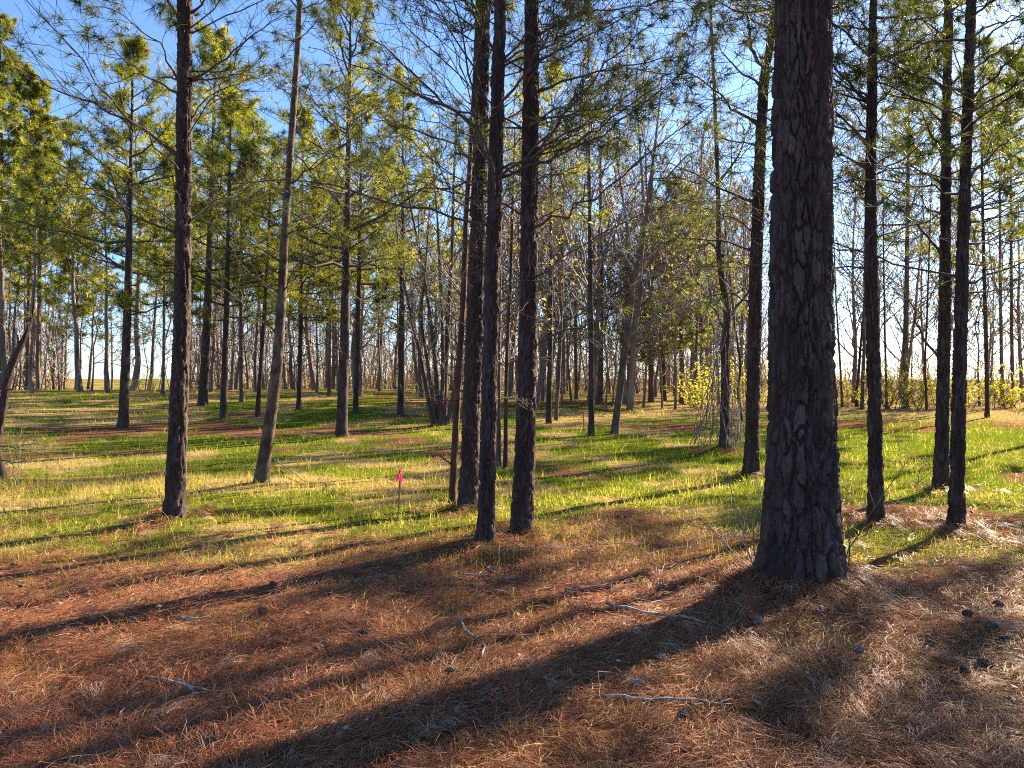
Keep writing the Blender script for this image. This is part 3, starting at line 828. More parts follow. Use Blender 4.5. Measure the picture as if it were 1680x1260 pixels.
# the blotchy leaning tree, the thin reddish stem, the vine covered stem, the curved stem
def single(name, label, path, foot, mat_, H, seed, band=0.0, n1=14, spread=0.8, z0=0.3, cells=8, depth=0.006, pine=0.0, sub=None, cat='tree'):
    rng = np.random.default_rng(seed)
    foot[2] = float(terrain(foot[0], foot[1])); D = foot[1]
    zs, xs, rs = path3(path, D, foot)
    zt = zs[-1]
    if H > zt:
        sl = (xs[-1] - xs[-2]) / (zs[-1] - zs[-2]) * 0.7
        zs.append(H); xs.append(xs[-1] + sl * (H - zt)); rs.append(0.008)
    t = thing(name, label, cat, foot)
    tm = trunk_mesh('trunk', zs, xs, rs, nth=40, dz=0.028, zfine=zt, dz2=0.3, cells=cells, zcell=0.1, depth=depth, seed=seed * 3, flare=0.25, flare_h=0.18, band=band)
    new('trunk', tm, mat_, t)
    return t, zs, xs, rs, rng

t, zs, xs, rs, rng = single('leaning_tree', 'leaning tree with blotchy grey brown bark and thin side branches', PALE, pale_f, M_BARK_LEAN, 8.5, 61, band=1.0, depth=0.008)
for j in range(22):
    z = rng.uniform(2.0, 7.5); a = rng.choice([0, math.pi]) + rng.normal() * 0.8; ll = rng.uniform(0.8, 2.0) * (1.1 - z / 12)
    o = np.array([np.interp(z, zs, xs), 0, z]) + pale_f; dr = np.array([math.cos(a), math.sin(a), rng.uniform(0.4, 1.0)])
    limb(t, pale_f, [o, o + dr * ll * 0.5, o + dr * ll * 0.95 + np.array([0, 0, 0.2 * ll])], 0.012, rng, 0.0, sub=7)

t, zs, xs, rs, rng = single('slender_tree', 'thin reddish stem standing just left of the close trio of pines', REDSTEM, red_f, M_BARK_RED, 7.8, 62, cells=7, depth=0.005)
for j in range(16):
    z = rng.uniform(1.6, 7.0); a = rng.choice([0, math.pi]) + rng.normal() * 0.8; ll = rng.uniform(0.5, 1.5)
    o = np.array([np.interp(z, zs, xs), 0, z]) + red_f; dr = np.array([math.cos(a), math.sin(a), rng.uniform(0.4, 1.3)])
    limb(t, red_f, [o, o + dr * ll * 0.5, o + dr * ll], 0.008, rng, 0.15 if z > 4 else 0, sub=5)
for pl, dd in (([(741, 762), (722, 748), (705, 736)], -0.2), ([(756, 640), (770, 600), (782, 560)], 0.3)):
    limb(t, red_f, [at(p[0], p[1], red_f[1] + dd * j) for j, p in enumerate(pl)], 0.012, rng, 0, sub=2)

t, zs, xs, rs, rng = single('vine_covered_tree', 'forking stem tangled with vines on a brown mound left of the forked pine', VINE, vine_f, M_BARK, 9.5, 63, cells=8, depth=0.01)
for pl in ([(1193, 525), (1212, 500), (1232, 470), (1245, 420), (1250, 360)], [(1190, 540), (1168, 500), (1160, 430), (1150, 350)], [(1186, 420), (1150, 380), (1120, 330)], [(1178, 300), (1215, 250), (1240, 170)]):
    limb(t, vine_f, [at(p[0], p[1], vine_f[1] + 0.2 * j) for j, p in enumerate(pl)], 0.03, rng, 0.35, sub=8, nw=0.008, nn=14)
vg = Geo()
n = 46
z = np.linspace(0, 1, 9)
a0 = rng.uniform(0, 6.28, n)
hh = rng.uniform(0.6, 3.4, n)
sp = rng.uniform(0.12, 0.62, n)
PV = np.zeros((n, 9, 3))
rad = sp[:, None] * (1 - z) ** 1.3 + 0.07 + 0.05 * rng.random((n, 1)) + 0.10 * np.sin(z * 9 + a0[:, None]) * z
ang = a0[:, None] + rng.normal(size=(n, 1)) * z * 1.5
PV[..., 0] = rad * np.cos(ang); PV[..., 1] = rad * np.sin(ang); PV[..., 2] = hh[:, None] * z
PV += np.cumsum(rng.normal(size=PV.shape) * 0.018, 1)
vg.tubes(PV, np.tile(0.008 * (1 - 0.5 * z), (n, 1)), 4)
sP, sR = grow(PV, np.full((n, 9), 0.006), 4, rng, 0.2, 1, (0.12, 0.3), (30, 80), -0.2, 0.1, 4, 0.7, 0.1)
vg.tubes(sP, sR, 3)
new('vines', vg.mesh('vines'), M_TWIG, t)

t, zs, xs, rs, rng = single('curved_tree', 'dark bent stem curving right at the left border', CURVED, curv_f, M_BARK, 0, 64, cells=9, depth=0.012)
for pl in ([(-2, 730), (30, 735), (70, 745), (95, 760)], [(10, 640), (30, 632), (55, 640)], [(32, 570), (20, 520), (5, 470)], [(46, 542), (52, 520), (50, 495)], [(-4, 752), (20, 760), (48, 756)]):
    limb(t, curv_f, [at(p[0], p[1], curv_f[1] - 0.15 * j) for j, p in enumerate(pl)], 0.013, rng, 0, sub=5)

# ---------------------------------------------------------------- multi-stemmed thicket behind the thin reddish stem
rng = np.random.default_rng(70)
shrub_f[2] = float(terrain(shrub_f[0], shrub_f[1]))
t = thing('multi_stemmed_tree', 'cluster of thin stems fanning up from one root left of the trio', 'tree', shrub_f)
D = shrub_f[1]
for pl, w in (([(712, 700), (700, 640), (685, 560), (668, 490), (655, 420), (648, 340)], 9), ([(720, 700), (718, 640), (712, 570), (702, 490), (690, 420), (672, 330), (660, 250)], 9), ([(728, 700), (730, 620), (735, 520), (742, 420), (744, 300), (750, 180)], 11),
              ([(722, 698), (727, 620), (726, 540), (722, 450), (718, 360), (708, 250)], 8), ([(716, 700), (705, 620), (690, 520), (700, 420), (705, 330)], 7), ([(733, 700), (745, 640), (755, 560), (768, 460), (776, 350)], 8), ([(735, 698), (752, 630), (770, 580)], 5)):
    n = len(pl)
    P = np.array([at(p[0], p[1], D + 0.12 * j * (1 if w > 8 else -1)) for j, p in enumerate(pl)]) - shrub_f
    s = np.linspace(0, 1, 12)
    Q = np.stack([smooth_path(s, np.linspace(0, 1, n), P[:, k]) for k in range(3)], 1); Q[0] = P[0] - np.array([0, 0, 0.05])
    R = w / 2 / F * D * (1 - 0.75 * s)
    g = Geo(); g.tubes(Q, R, 8)
    o = new('stem', g.mesh('stem'), M_BARK, t)
    g = Geo()
    P1, R1 = grow(Q[None], R[None], 12, rng, 0.25, 1, (0.2, 0.42), (25, 55), 0.15, 0.2, 6, 0.5, 0.1, 0.3, rmin=0.005)
    P2, R2 = grow(P1, R1, 5, rng, 0.2, 1, (0.3, 0.6), (25, 60), 0.1, 0.2, 4, 0.6, 0.1, 0.4, rmin=0.004)
    g.tubes(P1, R1, 4); g.tubes(P2, R2, 3)
    new('twigs', g.mesh('twigs'), M_TWIG, o)
    ng = Geo(); O, Dd = tips(P2, (0.6, 1.0), rng, 0.3)
    tufts(ng, O, Dd, rng, 3, 0.07, 0.035, 1, 0.05, BUDS)
    new('leaves', ng.mesh('leaves'), M_LEAF, o)

# ---------------------------------------------------------------- far trees: kinds built once, copied tree by tree
def far_kind(seed, Ht, r, pine):
    rng = np.random.default_rng(seed)
    zs = np.linspace(-0.3, Ht, 9)
    xs = np.concatenate([[0], np.cumsum(rng.normal(size=8) * 0.10)]); ys = np.concatenate([[0], np.cumsum(rng.normal(size=8) * 0.10)])
    rs = r * (1 - 0.85 * np.linspace(0, 1, 9)); rs[0] *= 1.4
    g = Geo(); g.tubes(np.stack([xs, ys, zs], 1), rs, 7)
    tr = g.mesh('trunk')
    ng = Geo()
    if pine:
        cb = Ht * 0.42
        bg, ng = crown_parts(rng, Ht - cb, 2.4, 0.85, 0.024, 13, 0.30, 0.7, cx=lambda z: np.interp(z + cb, zs, xs))
        for lst in (bg.v, ng.v):
            for a in lst:
                a[:, 2] += cb
        n = 8
        zz = rng.uniform(1.5, cb, n); a = rng.uniform(0, 6.28, n); s = np.linspace(0, 1, 4); ll = rng.uniform(0.5, 1.5, n)
        P = np.stack([0 * zz, 0 * zz, zz], 1)[:, None] + np.stack([np.cos(a), np.sin(a), 0.5 + 0 * a], 1)[:, None] * ll[:, None, None] * s[:, None]
        bg.tubes(P, np.tile(0.014 * (1 - 0.6 * s), (n, 1)), 3)
    else:
        bg, (P2, P3) = bare_crown(rng, zs, xs, rs, Ht * 0.18, 20, 0.75, 0.011, 6, 3, ys)
        O, Dd = tips(P3, (1.0,), rng, 0.35)
        tufts(ng, O, Dd, rng, 3, 0.14, 0.08, 1, 0.1, BUDS)
    return tr, bg.mesh('branches'), ng.mesh('crown')

KINDS = [far_kind(300 + k, h, r, p) for k, (h, r, p) in enumerate([(11, 0.11, 0), (9.5, 0.08, 0), (12.5, 0.13, 0), (12, 0.12, 1), (10, 0.10, 1), (13.5, 0.14, 1), (7, 0.05, 0)])]
def far_tree(kind, x, y, rng, label, group, scale=1.0, matk=None):
    tr, br, cr = KINDS[kind]
    pine = kind in (3, 4, 5)
    t = thing('distant_pine' if pine else 'distant_bare_tree', label, 'tree', (x, y, float(terrain(x, y))), group)
    t.rotation_euler = (rng.normal() * 0.03, rng.normal() * 0.03, rng.uniform(0, 6.28)); t.scale = (scale, scale, scale * rng.uniform(0.85, 1.15))
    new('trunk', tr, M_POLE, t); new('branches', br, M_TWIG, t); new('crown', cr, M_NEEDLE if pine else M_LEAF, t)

rng = np.random.default_rng(5)
REFS = [(-400, 'left border'), (45, 'second left border pine'), (202, 'tapering green pine'), (290, 'drooping limb pine'), (366, 'brown trunked pine'), (440, 'blotchy leaning tree'), (490, 'thin pine'),
        (562, 'tall sunlit pine'), (657, 'slender pine'), (722, 'cluster of thin stems'), (800, 'trio'), (900, 'thin pine by the trio'), (970, 'thin straight tree'), (1020, 'right leaning tree'),
        (1068, 'low branched evergreen'), (1118, 'grove evergreen'), (1188, 'vine covered stem'), (1240, 'forked pine'), (1313, 'massive trunk'), (1433, 'slim dark pine'), (1487, 'sunlit pale trunk'), (1560, 'close pair of dark pines'), (1619, 'leaf litter pine'), (1700, 'right border')]
def between(px):
    k = max(i for i, r in enumerate(REFS) if r[0] <= max(px, -399))
    return REFS[k][1] + ' and ' + REFS[k + 1][1] if k + 1 < len(REFS) else REFS[-1][1] + ' and beyond'
BANDS = [  # angle range (pixel x), distance range, count, kinds, label, group
 ((-60, 760), (36, 50), 34, (0, 1, 2, 6, 4), 'far edge trunk between ', 'far edge trees of the clearing'),
 ((-120, 800), (50, 66), 46, (0, 1, 2, 3, 4, 5), 'deep wood trunk between ', 'trees of the far wood'),
 ((760, 1240), (30, 44), 30, (0, 1, 2, 6, 6), 'far edge trunk between ', 'far edge trees of the clearing'),
 ((780, 1260), (46, 62), 36, (0, 1, 2, 2, 4), 'deep wood trunk between ', 'trees of the far wood'),
 ((1350, 1760), (32, 46), 15, (0, 1, 6, 6), 'trunk among shrubs between ', 'far edge trees of the clearing'),
 ((1350, 1760), (48, 62), 8, (0, 1, 6), 'trunk behind shrubs between ', 'trees of the far wood'),
]
for (xa, xb), (da, db), n, kinds, label, group in BANDS:
    for j in range(n):
        px = xa + (xb - xa) * (j + rng.random()) / n
        if 105 < px < 300 and da >= 50 and rng.random() < 0.45:
            continue
        D = rng.uniform(da, db)
        x = (px - W / 2) / F * D
        kk = int(rng.choice(kinds if px > 330 else (3, 4, 5, 6)))
        far_tree(kk, x, D, rng, ('green topped ' if kk in (3, 4, 5) else 'leafless ') + label + between(px), group, rng.uniform(0.8, 1.2))

# trees standing to the right of the view: they shade the clearing and close the wood on that side
OFF = [(14.8, 15.6, 4, 1.0), (18.2, 16.4, 5, .9), (13.5, 13.2, 4, .85), (11.5, 9.0, 3, .8), (9.4, 9.2, 5, .8), (14.5, 8.4, 3, 1), (17.5, 13.2, 4, 1.0),  (16, 21, 5, .9),
       (21, 17, 5, 1), (27, 21, 4, 1), (31, 27, 5, 1.0), (8.4, 2.6, 4, .9), (30, 15, 3, 1), (36, 34, 4, 1.1), (24, 11.5, 4, 1)]
for x, y, k, s in OFF:
    far_tree(k, x, y, rng, 'pine standing beyond the right edge of the view', 'pines beyond the right edge', s)

# ---------------------------------------------------------------- far wood as one mass, and the low skyline
rng = np.random.default_rng(17)
g = Geo()
def wood(n, ang, dist, hgt, wscale, gap=None):
    th = rng.uniform(*ang, n); D = rng.uniform(*dist, n)
    if gap is not None:
        px = W / 2 + F * np.tan(th)
        k = ~((px > gap[0]) & (px < gap[1]) & (rng.random(n) < gap[2])); th = th[k]; D = D[k]; n = len(th)
    x = D * np.sin(th); y = D * np.cos(th); z = terrain(x, y)
    h = rng.uniform(*hgt, n)
    s = np.linspace(0, 1, 5)
    P = np.stack([x, y, z - 0.2], 1)[:, None] + np.stack([0 * h, 0 * h, h], 1)[:, None] * s[:, None] + np.cumsum(rng.normal(size=(n, 5, 3)) * np.array([0.2, 0.2, 0]), 1)
    R = (rng.uniform(0.04, 0.10, n) * wscale)[:, None] * (1 - 0.8 * s)
    tone = np.array([0.20, 0.145, 0.115]) * rng.uniform(0.5, 1.5, (n, 1))
    g.tubes(P, R, 3, tone)
    P1, R1 = grow(P, R, 8, rng, 0.15, 1, (0.12, 0.28), (25, 60), 0.15, 0.2, 3, 0.5, 0.08, 0.4, rmin=0.012 * wscale)
    g.tubes(P1, R1, 3, np.repeat(tone * 1.1, 8, 0))
    P2, R2 = grow(P1, R1, 1, rng, 0.2, 1, (0.5, 0.9), (25, 60), 0.1, 0.1, 2, 0.7, 0.05, 0.5, rmin=0.010 * wscale)
    g.tubes(P2, R2, 3, np.repeat(tone * 1.15, 8, 0))
R_ = math.radians
wood(330, (R_(-48), R_(18)), (66, 95), (6, 11), 1.0, (105, 300, 0.93))
wood(400, (R_(-48), R_(22)), (52, 70), (2.5, 7), 0.6, (105, 300, 0.93))
wood(240, (R_(-60), R_(70)), (150, 190), (4, 7), 2.2, (105, 300, 1.0))
wood(130, (R_(16), R_(60)), (50, 80), (1.5, 3.5), 0.6)
def brush(n, ang, dist, zmax, gap):
    th = rng.uniform(*ang, n); D = rng.uniform(*dist, n)
    px = W / 2 + F * np.tan(th)
    k = ~((px > gap[0]) & (px < gap[1])); th = th[k]; D = D[k]; n = len(th)
    x = D * np.sin(th); y = D * np.cos(th)
    o = np.stack([x, y, terrain(x, y) - 0.1 + zmax * rng.random(n) ** 1.4], 1)
    d = unit(rng.normal(size=(n, 3)) * np.array([0.55, 0.55, 0.3]) + np.array([0, 0, 0.9])) * rng.uniform(0.6, 2.2, (n, 1))
    sd = unit(np.cross(d, rng.normal(size=(n, 3)))) * rng.uniform(0.012, 0.03, (n, 1))
    V = np.stack([o - sd, o + sd, o + d], 1).reshape(-1, 3)
    tone = np.array([[0.24, 0.165, 0.125], [0.18, 0.125, 0.10], [0.30, 0.22, 0.15], [0.22, 0.20, 0.07]])[rng.choice(4, n, p=[0.4, 0.3, 0.2, 0.1])] * rng.uniform(0.9, 1.8, (n, 1))
    g.tris(V, np.arange(3 * n), np.repeat(tone, 3, 0))
brush(36000, (R_(-48), R_(20)), (58, 92), 6.0, (112, 296))
brush(9000, (R_(20), R_(56)), (60, 100), 3.0, (0, 1))
def vcol_material(name, rough=0.85):
    m, nt, out = mat(name)
    a = node(nt, 'ShaderNodeAttribute', attribute_name='col')
    b = node(nt, 'ShaderNodeBsdfPrincipled'); b.inputs['Roughness'].default_value = rough; b.inputs['Specular IOR Level'].default_value = 0.2
    nt.links.new(a.outputs['Color'], b.inputs['Base Color']); nt.links.new(b.outputs[0], out.inputs[0])
    return m
M_WOOD = vcol_material('far_wood')
new('far_wood', g.mesh('far_wood'), M_WOOD, kind='stuff', label='brown tangle of far off leafless wood beyond the clearing', category='wood')

# ---------------------------------------------------------------- yellow-green shrubs at the far edge
def shrub_mesh(seed):
    rng = np.random.default_rng(seed)
    n = 11
    a = rng.uniform(0, 6.28, n); ll = rng.uniform(0.5, 2.0, n); s = np.linspace(0, 1, 6)
    lean = rng.uniform(0.1, 0.7, n)
    P = np.stack([np.cos(a) * 0.15, np.sin(a) * 0.15, -0.1 + 0 * a], 1)[:, None] + np.stack([np.cos(a) * lean, np.sin(a) * lean, 0 * a + 1], 1)[:, None] * ll[:, None, None] * s[:, None] + np.cumsum(rng.normal(size=(n, 6, 3)) * 0.03, 1)
    R = np.tile(0.012 * (1 - 0.6 * s), (n, 1))
    g = Geo(); g.tubes(P, R, 4)
    P1, R1 = grow(P, R, 6, rng, 0.2, 1, (0.25, 0.5), (25, 60), 0.1, 0.2, 4, 0.6, rmin=0.004)
    g.tubes(P1, R1, 3)
    ng = Geo()
    O, D = tips(P1, (0.35, 0.7, 1.0), rng, 0.62); O2, D2 = tips(P, (0.6, 0.8, 1.0), rng, 0.62)
    tufts(ng, np.concatenate([O, O2]), np.concatenate([D, D2]), rng, 7, 0.085, 0.034, 1.0, 0.18, np.array([[0.36, 0.36, 0.045], [0.44, 0.40, 0.06], [0.28, 0.31, 0.04], [0.42, 0.33, 0.11]]))
    return g.mesh('stems'), ng.mesh('foliage')
SHRUBS = [shrub_mesh(80 + k) for k in range(6)]
rng = np.random.default_rng(81)
SH = [(1392,668,1.0),(1425,669,0.9),(1452,671,1.25),(1470,672,1.3),(1500,672,1.2),(1512,672,0.9),(1535,671,1.0),(1560,670,1.0),(1592,670,1.1),(1632,670,1.2),(1652,670,1.1),(1674,670,1.2),(1700,670,1.2),
      (1150,672,1.2),(1168,668,1.3),(1215,668,1.2),(1225,672,0.9),(1245,668,1.1),(908,662,0.7),(1130,664,1.0),(250,645,0.7),(222,642,0.7),(690,650,0.6)]
SHL = ['yellow green shrub touching the right side of the massive trunk', 'thin yellow green shrub behind the slim dark pine', 'yellow green shrub right beside the slim dark pine', 'bright yellow shrub left of the sunlit pale trunk',
       'bright yellow shrub right of the sunlit pale trunk', 'small yellow shrub at the crooked thin bare tree', 'yellow shrub left of the close pair of dark pines', 'yellow shrub showing between the close pair of dark pines',
       'yellow shrub just right of the close pair of dark pines', 'yellow shrub right of the leaf litter pine', 'yellow shrub beneath the pale trunk nearest the right border', 'yellow shrub cut by the right border', 'yellow shrub past the right border',
       'yellow green shrub left of the vine covered stem', 'tall yellow shrub behind the vine covered stem', 'yellow shrub between the vine covered stem and the forked pine', 'low yellow shrub at the crooked bare sapling',
       'yellow shrub showing between the forked pine and the massive trunk', 'fresh green sprout at the thin pine right of the trio', 'yellow shrub at the right end of the shaded grove', 'low green bush right of the tapering green pine', 'low green bush by the foot of the tapering green pine', 'low green bush by the slender pine above the stake']
for j, (px, py, s) in enumerate(SH):
    p = ground_at(px, py)
    t = thing('yellow_shrub', SHL[j], 'shrub', p, 'shrubs at the far edge of the clearing')
    t.scale = (s * rng.uniform(0.7, 1.2), s * rng.uniform(0.7, 1.2), s * rng.uniform(0.6, 1.0)); t.rotation_euler = (0, 0, rng.uniform(0, 6.28))
    a, b = SHRUBS[j % 6]
    new('stems', a, M_TWIG, t); new('foliage', b, M_LEAF, t)

# ---------------------------------------------------------------- saplings by the massive trunk and in the grass
def sapling(label, pls, D, seed, needles=0.0):
    rng = np.random.default_rng(seed)
    p0 = ground_at(*pls[0][0]); D = p0[1]
    t = thing('bare_sapling', label, 'sapling', p0)
    for pl in pls:
        pts = [at(p[0], p[1], D + 0.12 * j * (1 if seed % 2 else -1)) for j, p in enumerate(pl)]
        P = np.array(pts) - p0
        s = np.linspace(0, 1, 9)
        Q = np.stack([np.interp(s, np.linspace(0, 1, len(pl)), P[:, k]) for k in range(3)], 1); Q[1:-1] += rng.normal(size=(7, 3)) * 0.008
        R = 0.006 * (1 - 0.6 * s)
        g = Geo(); g.tubes(Q, R, 5)
        P1, R1 = grow(Q[None], R[None], 6, rng, 0.25, 1, (0.2, 0.45), (25, 55), 0.1, 0.2, 5, 0.7, 0.08, 0.5, rmin=0.0018)
        g.tubes(P1, R1, 4)
        new('stem', g.mesh('stem'), M_TWIG, t)
sapling('thin bare sapling at the left foot of the massive trunk', [[(1240, 945), (1225, 890), (1205, 830), (1193, 770)], [(1240, 945), (1200, 900), (1160, 860), (1120, 830)], [(1240, 945), (1236, 880), (1240, 830), (1244, 800)]], 6, 1)
sapling('thin pale sapling leaning up to the right of the massive trunk', [[(1384, 945), (1400, 900), (1425, 850), (1450, 810), (1490, 755)], [(1384, 945), (1395, 890), (1388, 850)]], 6, 2)
sapling('wiry sapling in grass between the slim dark pine and the close pair', [[(1500, 800), (1515, 760), (1480, 735)], [(1500, 800), (1530, 770), (1560, 748)]], 9, 3)
sapling('wiry sapling at the foot of the right trio pine', [[(845, 868), (838, 820), (826, 780)], [(845, 868), (870, 850), (895, 828)]], 7, 4)
sapling('wispy bare seedling in the grass at the left near the bent stem', [[(30, 800), (32, 740), (38, 690)], [(30, 800), (20, 760), (12, 720)]], 10, 5)

# ---------------------------------------------------------------- stakes and ribbons
def ribbon_mesh(pts, w, rng, curl=0.5):
    P = np.asarray(pts, float); K = 14
    s = np.linspace(0, 1, K)
    Q = np.stack([smooth_path(s, np.linspace(0, 1, len(P)), P[:, k]) for k in range(3)], 1)
    a = 0.6 + curl * np.sin(s * 7 + rng.random() * 6)
    side = np.stack([np.cos(a), np.sin(a), 0.15 * np.sin(s * 9)], 1) * (w / 2) * (1 - 0.25 * s)[:, None]
    n = np.stack([-np.sin(a), np.cos(a), 0 * a], 1) * 0.0006
    V = np.concatenate([Q - side - n, Q + side - n, Q + side + n, Q - side + n])
    q = []
    for i in range(K - 1):
        for (a_, b_) in ((0, 1), (1, 2), (2, 3), (3, 0)):
            q.append((a_ * K + i, b_ * K + i, b_ * K + i + 1, a_ * K + i + 1))
    q += [(0, K, 2 * K, 3 * K), (K - 1, 2 * K - 1, 3 * K - 1, 4 * K - 1)]
    g = Geo(); g.quads(V, q)
    return g.mesh('ribbon')

def stake(label, foot_px, top_px, half, ribbon):
    p = ground_at(*foot_px); D = p[1]
    top = at(top_px[0], top_px[1], D) - p
    t = thing('survey_stake', label, 'stake', p)
    s = np.array([-0.08, 0.0, 0.5, 0.97, 1.0])[:, None]
    P = top[None] * s; P[0] = [0, 0, -0.06]
    g = Geo(); g.tubes(P, np.array([half, half, half, half * 0.95, half * 0.5]), 4)
    V = P[-1][None] + np.array([[1, 0, 0], [0, 1, 0], [-1, 0, 0], [0, -1, 0]]) * half * 0.5
    g.quads(V, [(0, 1, 2, 3)])
    new('post', g.mesh('post', smooth=False), M_STAKE, t)
    if ribbon:
        r = np.random.default_rng(3)
        for dx, ln in ((-0.040, 0.13), (0.018, 0.16), (-0.012, 0.10)):
            k = top * 0.95
            pts = [k + np.array([0.0, -half * 1.3, 0.01]), k + np.array([dx * 0.6, -half * 2.2, -ln * 0.35]), k + np.array([dx, -half * 2.0, -ln * 0.7]), k + np.array([dx * 0.8, -half * 1.5, -ln])]
            new('ribbon', ribbon_mesh(pts, 0.022, r, 0.9), M_RIBBON, t)
        a = np.linspace(0, 2 * math.pi, 13)
        loop = np.stack([np.cos(a) * half * 1.25, np.sin(a) * half * 1.25, 0 * a], 1)
        g = Geo()
        V = np.concatenate([loop + top * 0.93, loop + top * 0.985]); m = len(a)
        g.quads(V, [(i, i + 1, m + i + 1, m + i) for i in range(m - 1)])
        new('ribbon_knot', g.mesh('ribbon_knot'), M_RIBBON, t)
    return t
stake('wooden stake with pink flagging ribbon tied at its top', (653, 856), (657, 768), 0.010, True)
stake('plain thin stake in sunlit grass beside the thin straight leafless tree', (958, 706), (957, 672), 0.014, False)
# the ribbon tied to a shoot at the cluster of stems
pr = at(735, 652, red_f[1] - 0.08)
rb = ribbon_mesh([pr, pr + np.array([-0.02, -0.01, -0.05]), pr + np.array([0.0, -0.02, -0.10]), pr + np.array([-0.03, -0.01, -0.14])], 0.030, np.random.default_rng(9))
for v in rb.vertices:
    v.co = (v.co[0] - pr[0], v.co[1] - pr[1], v.co[2] - pr[2])
new('flagging_ribbon', rb, M_RIBBON, None, tuple(pr), label='pink ribbon scrap hanging on the thin reddish stem', category='ribbon')

# ---------------------------------------------------------------- sticks, cones and chips on the litter
STICKS = [
 ([(240,1127),(275,1132),(310,1142),(342,1148)], 11, [[(305,1141),(318,1150),(312,1160)]], 'lichen grey stick lying above the short forked stick at lower left'),
 ([(213,1157),(228,1150),(244,1148)], 9, [], 'short grey stub lying left below the lichen grey stick'),
 ([(262,1190),(280,1180),(290,1170),(299,1162)], 9, [[(276,1182),(288,1185)]], 'short forked pale stick at lower left'),
 ([(288,1027),(318,1028),(347,1027)], 6, [], 'straight pale stick in sunlit needles at left'),
 ([(212,1106),(255,1100),(303,1094)], 4, [], 'long thin pale twig above the lichen grey stick'),
 ([(504,1138),(508,1148),(511,1160)], 8, [], 'tiny white stub standing out in needles at lower left'),
 ([(750,1020),(768,1048),(785,1062),(796,1074),(790,1092)], 9, [[(780,1060),(796,1056)],[(768,1048),(760,1044)]], 'curved pale branch near the yellow grass tuft'),
 ([(740,1102),(744,1094),(749,1084)], 7, [], 'short pale twig below the yellow grass tuft'),
 ([(675,1166),(694,1165),(713,1162)], 7, [], 'short pale stick lying level below the middle'),
 ([(752,949),(785,953),(800,955)], 6, [[(785,953),(790,945)]], 'pale twig left of two in the shade under the trio'),
 ([(808,958),(835,956),(866,953)], 6, [], 'pale twig right of two in the shade under the trio'),
 ([(928,979),(965,974),(1002,967)], 8, [[(975,973),(990,962)]], 'pale stick in streaked light between the trio and the massive trunk'),
 ([(993,1002),(1040,1012),(1080,1022),(1120,1025),(1158,1035)], 9, [[(1060,1008),(1070,998),(1092,993),(1124,989)]], 'long forked lichen branch left of the massive trunk'),
 ([(984,1157),(1020,1162),(1060,1168),(1120,1168),(1190,1173)], 14, [[(1120,1168),(1150,1158),(1140,1148)],[(1180,1172),(1200,1163)]], 'thick lichen covered branch lying at lower middle'),
 ([(889,1128),(905,1131),(921,1136)], 9, [[(905,1133),(900,1143)]], 'short grey stick left of the white chip'),
 ([(944,1131),(954,1135),(964,1140)], 6, [], 'tiny twig between the short grey stick and the white chip'),
 ([(1320,988),(1343,1014),(1367,1036)], 4, [], 'thin pale twig leaning below the foot of the massive trunk'),
 ([(1388,1122),(1408,1122),(1432,1140),(1448,1158),(1450,1176)], 7, [[(1408,1122),(1395,1136)]], 'hooked pale branch at lower right'),
 ([(1430,1100),(1440,1112),(1456,1130)], 6, [], 'short twig just above the hooked pale branch'),
 ([(1186,1043),(1200,1037),(1213,1030)], 5, [], 'short pale twig right of the long forked branch'),
 ([(1205,999),(1222,1005),(1234,1014)], 4, [], 'thin curved twig left of the foot of the massive trunk'),
 ([(680,1231),(688,1237),(698,1243)], 7, [], 'short pale stub at the bottom edge below the middle'),
 ([(446,756),(475,776),(508,803)], 4, [], 'thin pale fallen branch at the foot of the leaning tree'),
 ([(1648,1155),(1658,1160),(1670,1170)], 9, [], 'short pale stick near the lower right border'),
 ([(862,906),(930,905),(1000,900),(1052,897)], 3, [], 'long thin dark stick lying right of the trio'),
 ([(1198,1240),(1206,1222),(1214,1206)], 9, [], 'grey stick pointing up at the bottom right of the thick branch'),
 ([(585,1098),(610,1100),(634,1104)], 4, [], 'thin dark twig in sunlit needles left of the yellow grass tuft'),
 ([(1050,918),(1120,905),(1190,893)], 3, [], 'long thin twig in the grass left of the massive trunk'),
 ([(560,1150),(568,1138)], 6, [], 'tiny pale twig at lower left of the level stick'),
 ([(330,905),(365,908),(392,920)], 4, [], 'curved pale twig below the drooping limb pine'),
]
rng = np.random.default_rng(33)
for pl, w, subs, label in STICKS:
    G = [ground_at(*p) for p in pl]
    p0 = G[0].copy()
    D = p0[1]
    r0 = max(w / 2 / F * D * 0.56, 0.0026)
    t = thing('fallen_stick', label, 'stick', p0, 'sticks on the forest floor')
    def stick_tube(Gs, r, K=12):
        P = np.array(Gs) - p0
        P[:, 2] += r * 0.9 + 0.034 + rng.normal(size=len(P)) * 0.006
        s = np.linspace(0, 1, K)
        Q = np.stack([smooth_path(s, np.linspace(0, 1, len(P)), P[:, k]) for k in range(3)], 1)
        Q[0] = P[0]; Q[-1] = P[-1]
        Q[1:-1] += rng.normal(size=(K - 2, 3)) * r * 0.35
        R = r * (1 - 0.45 * s) * rng.uniform(0.82, 1.2, K); R[0] *= 0.6; R[-1] *= 0.4
        Q = np.concatenate([Q[:1], Q, Q[-1:]]); R = np.concatenate([[1e-4], R, [1e-4]])
        return Q, R
    g = Geo(); Q, R = stick_tube(G, r0); g.tubes(Q, R, 7)
    o = new('shaft', g.mesh('shaft'), M_STICK, t)
    for sp_ in subs:
        g = Geo(); Q, R = stick_tube([ground_at(*p) for p in sp_], r0 * 0.62, 8); g.tubes(Q, R, 6)
        new('side_twig', g.mesh('side_twig'), M_STICK, t)

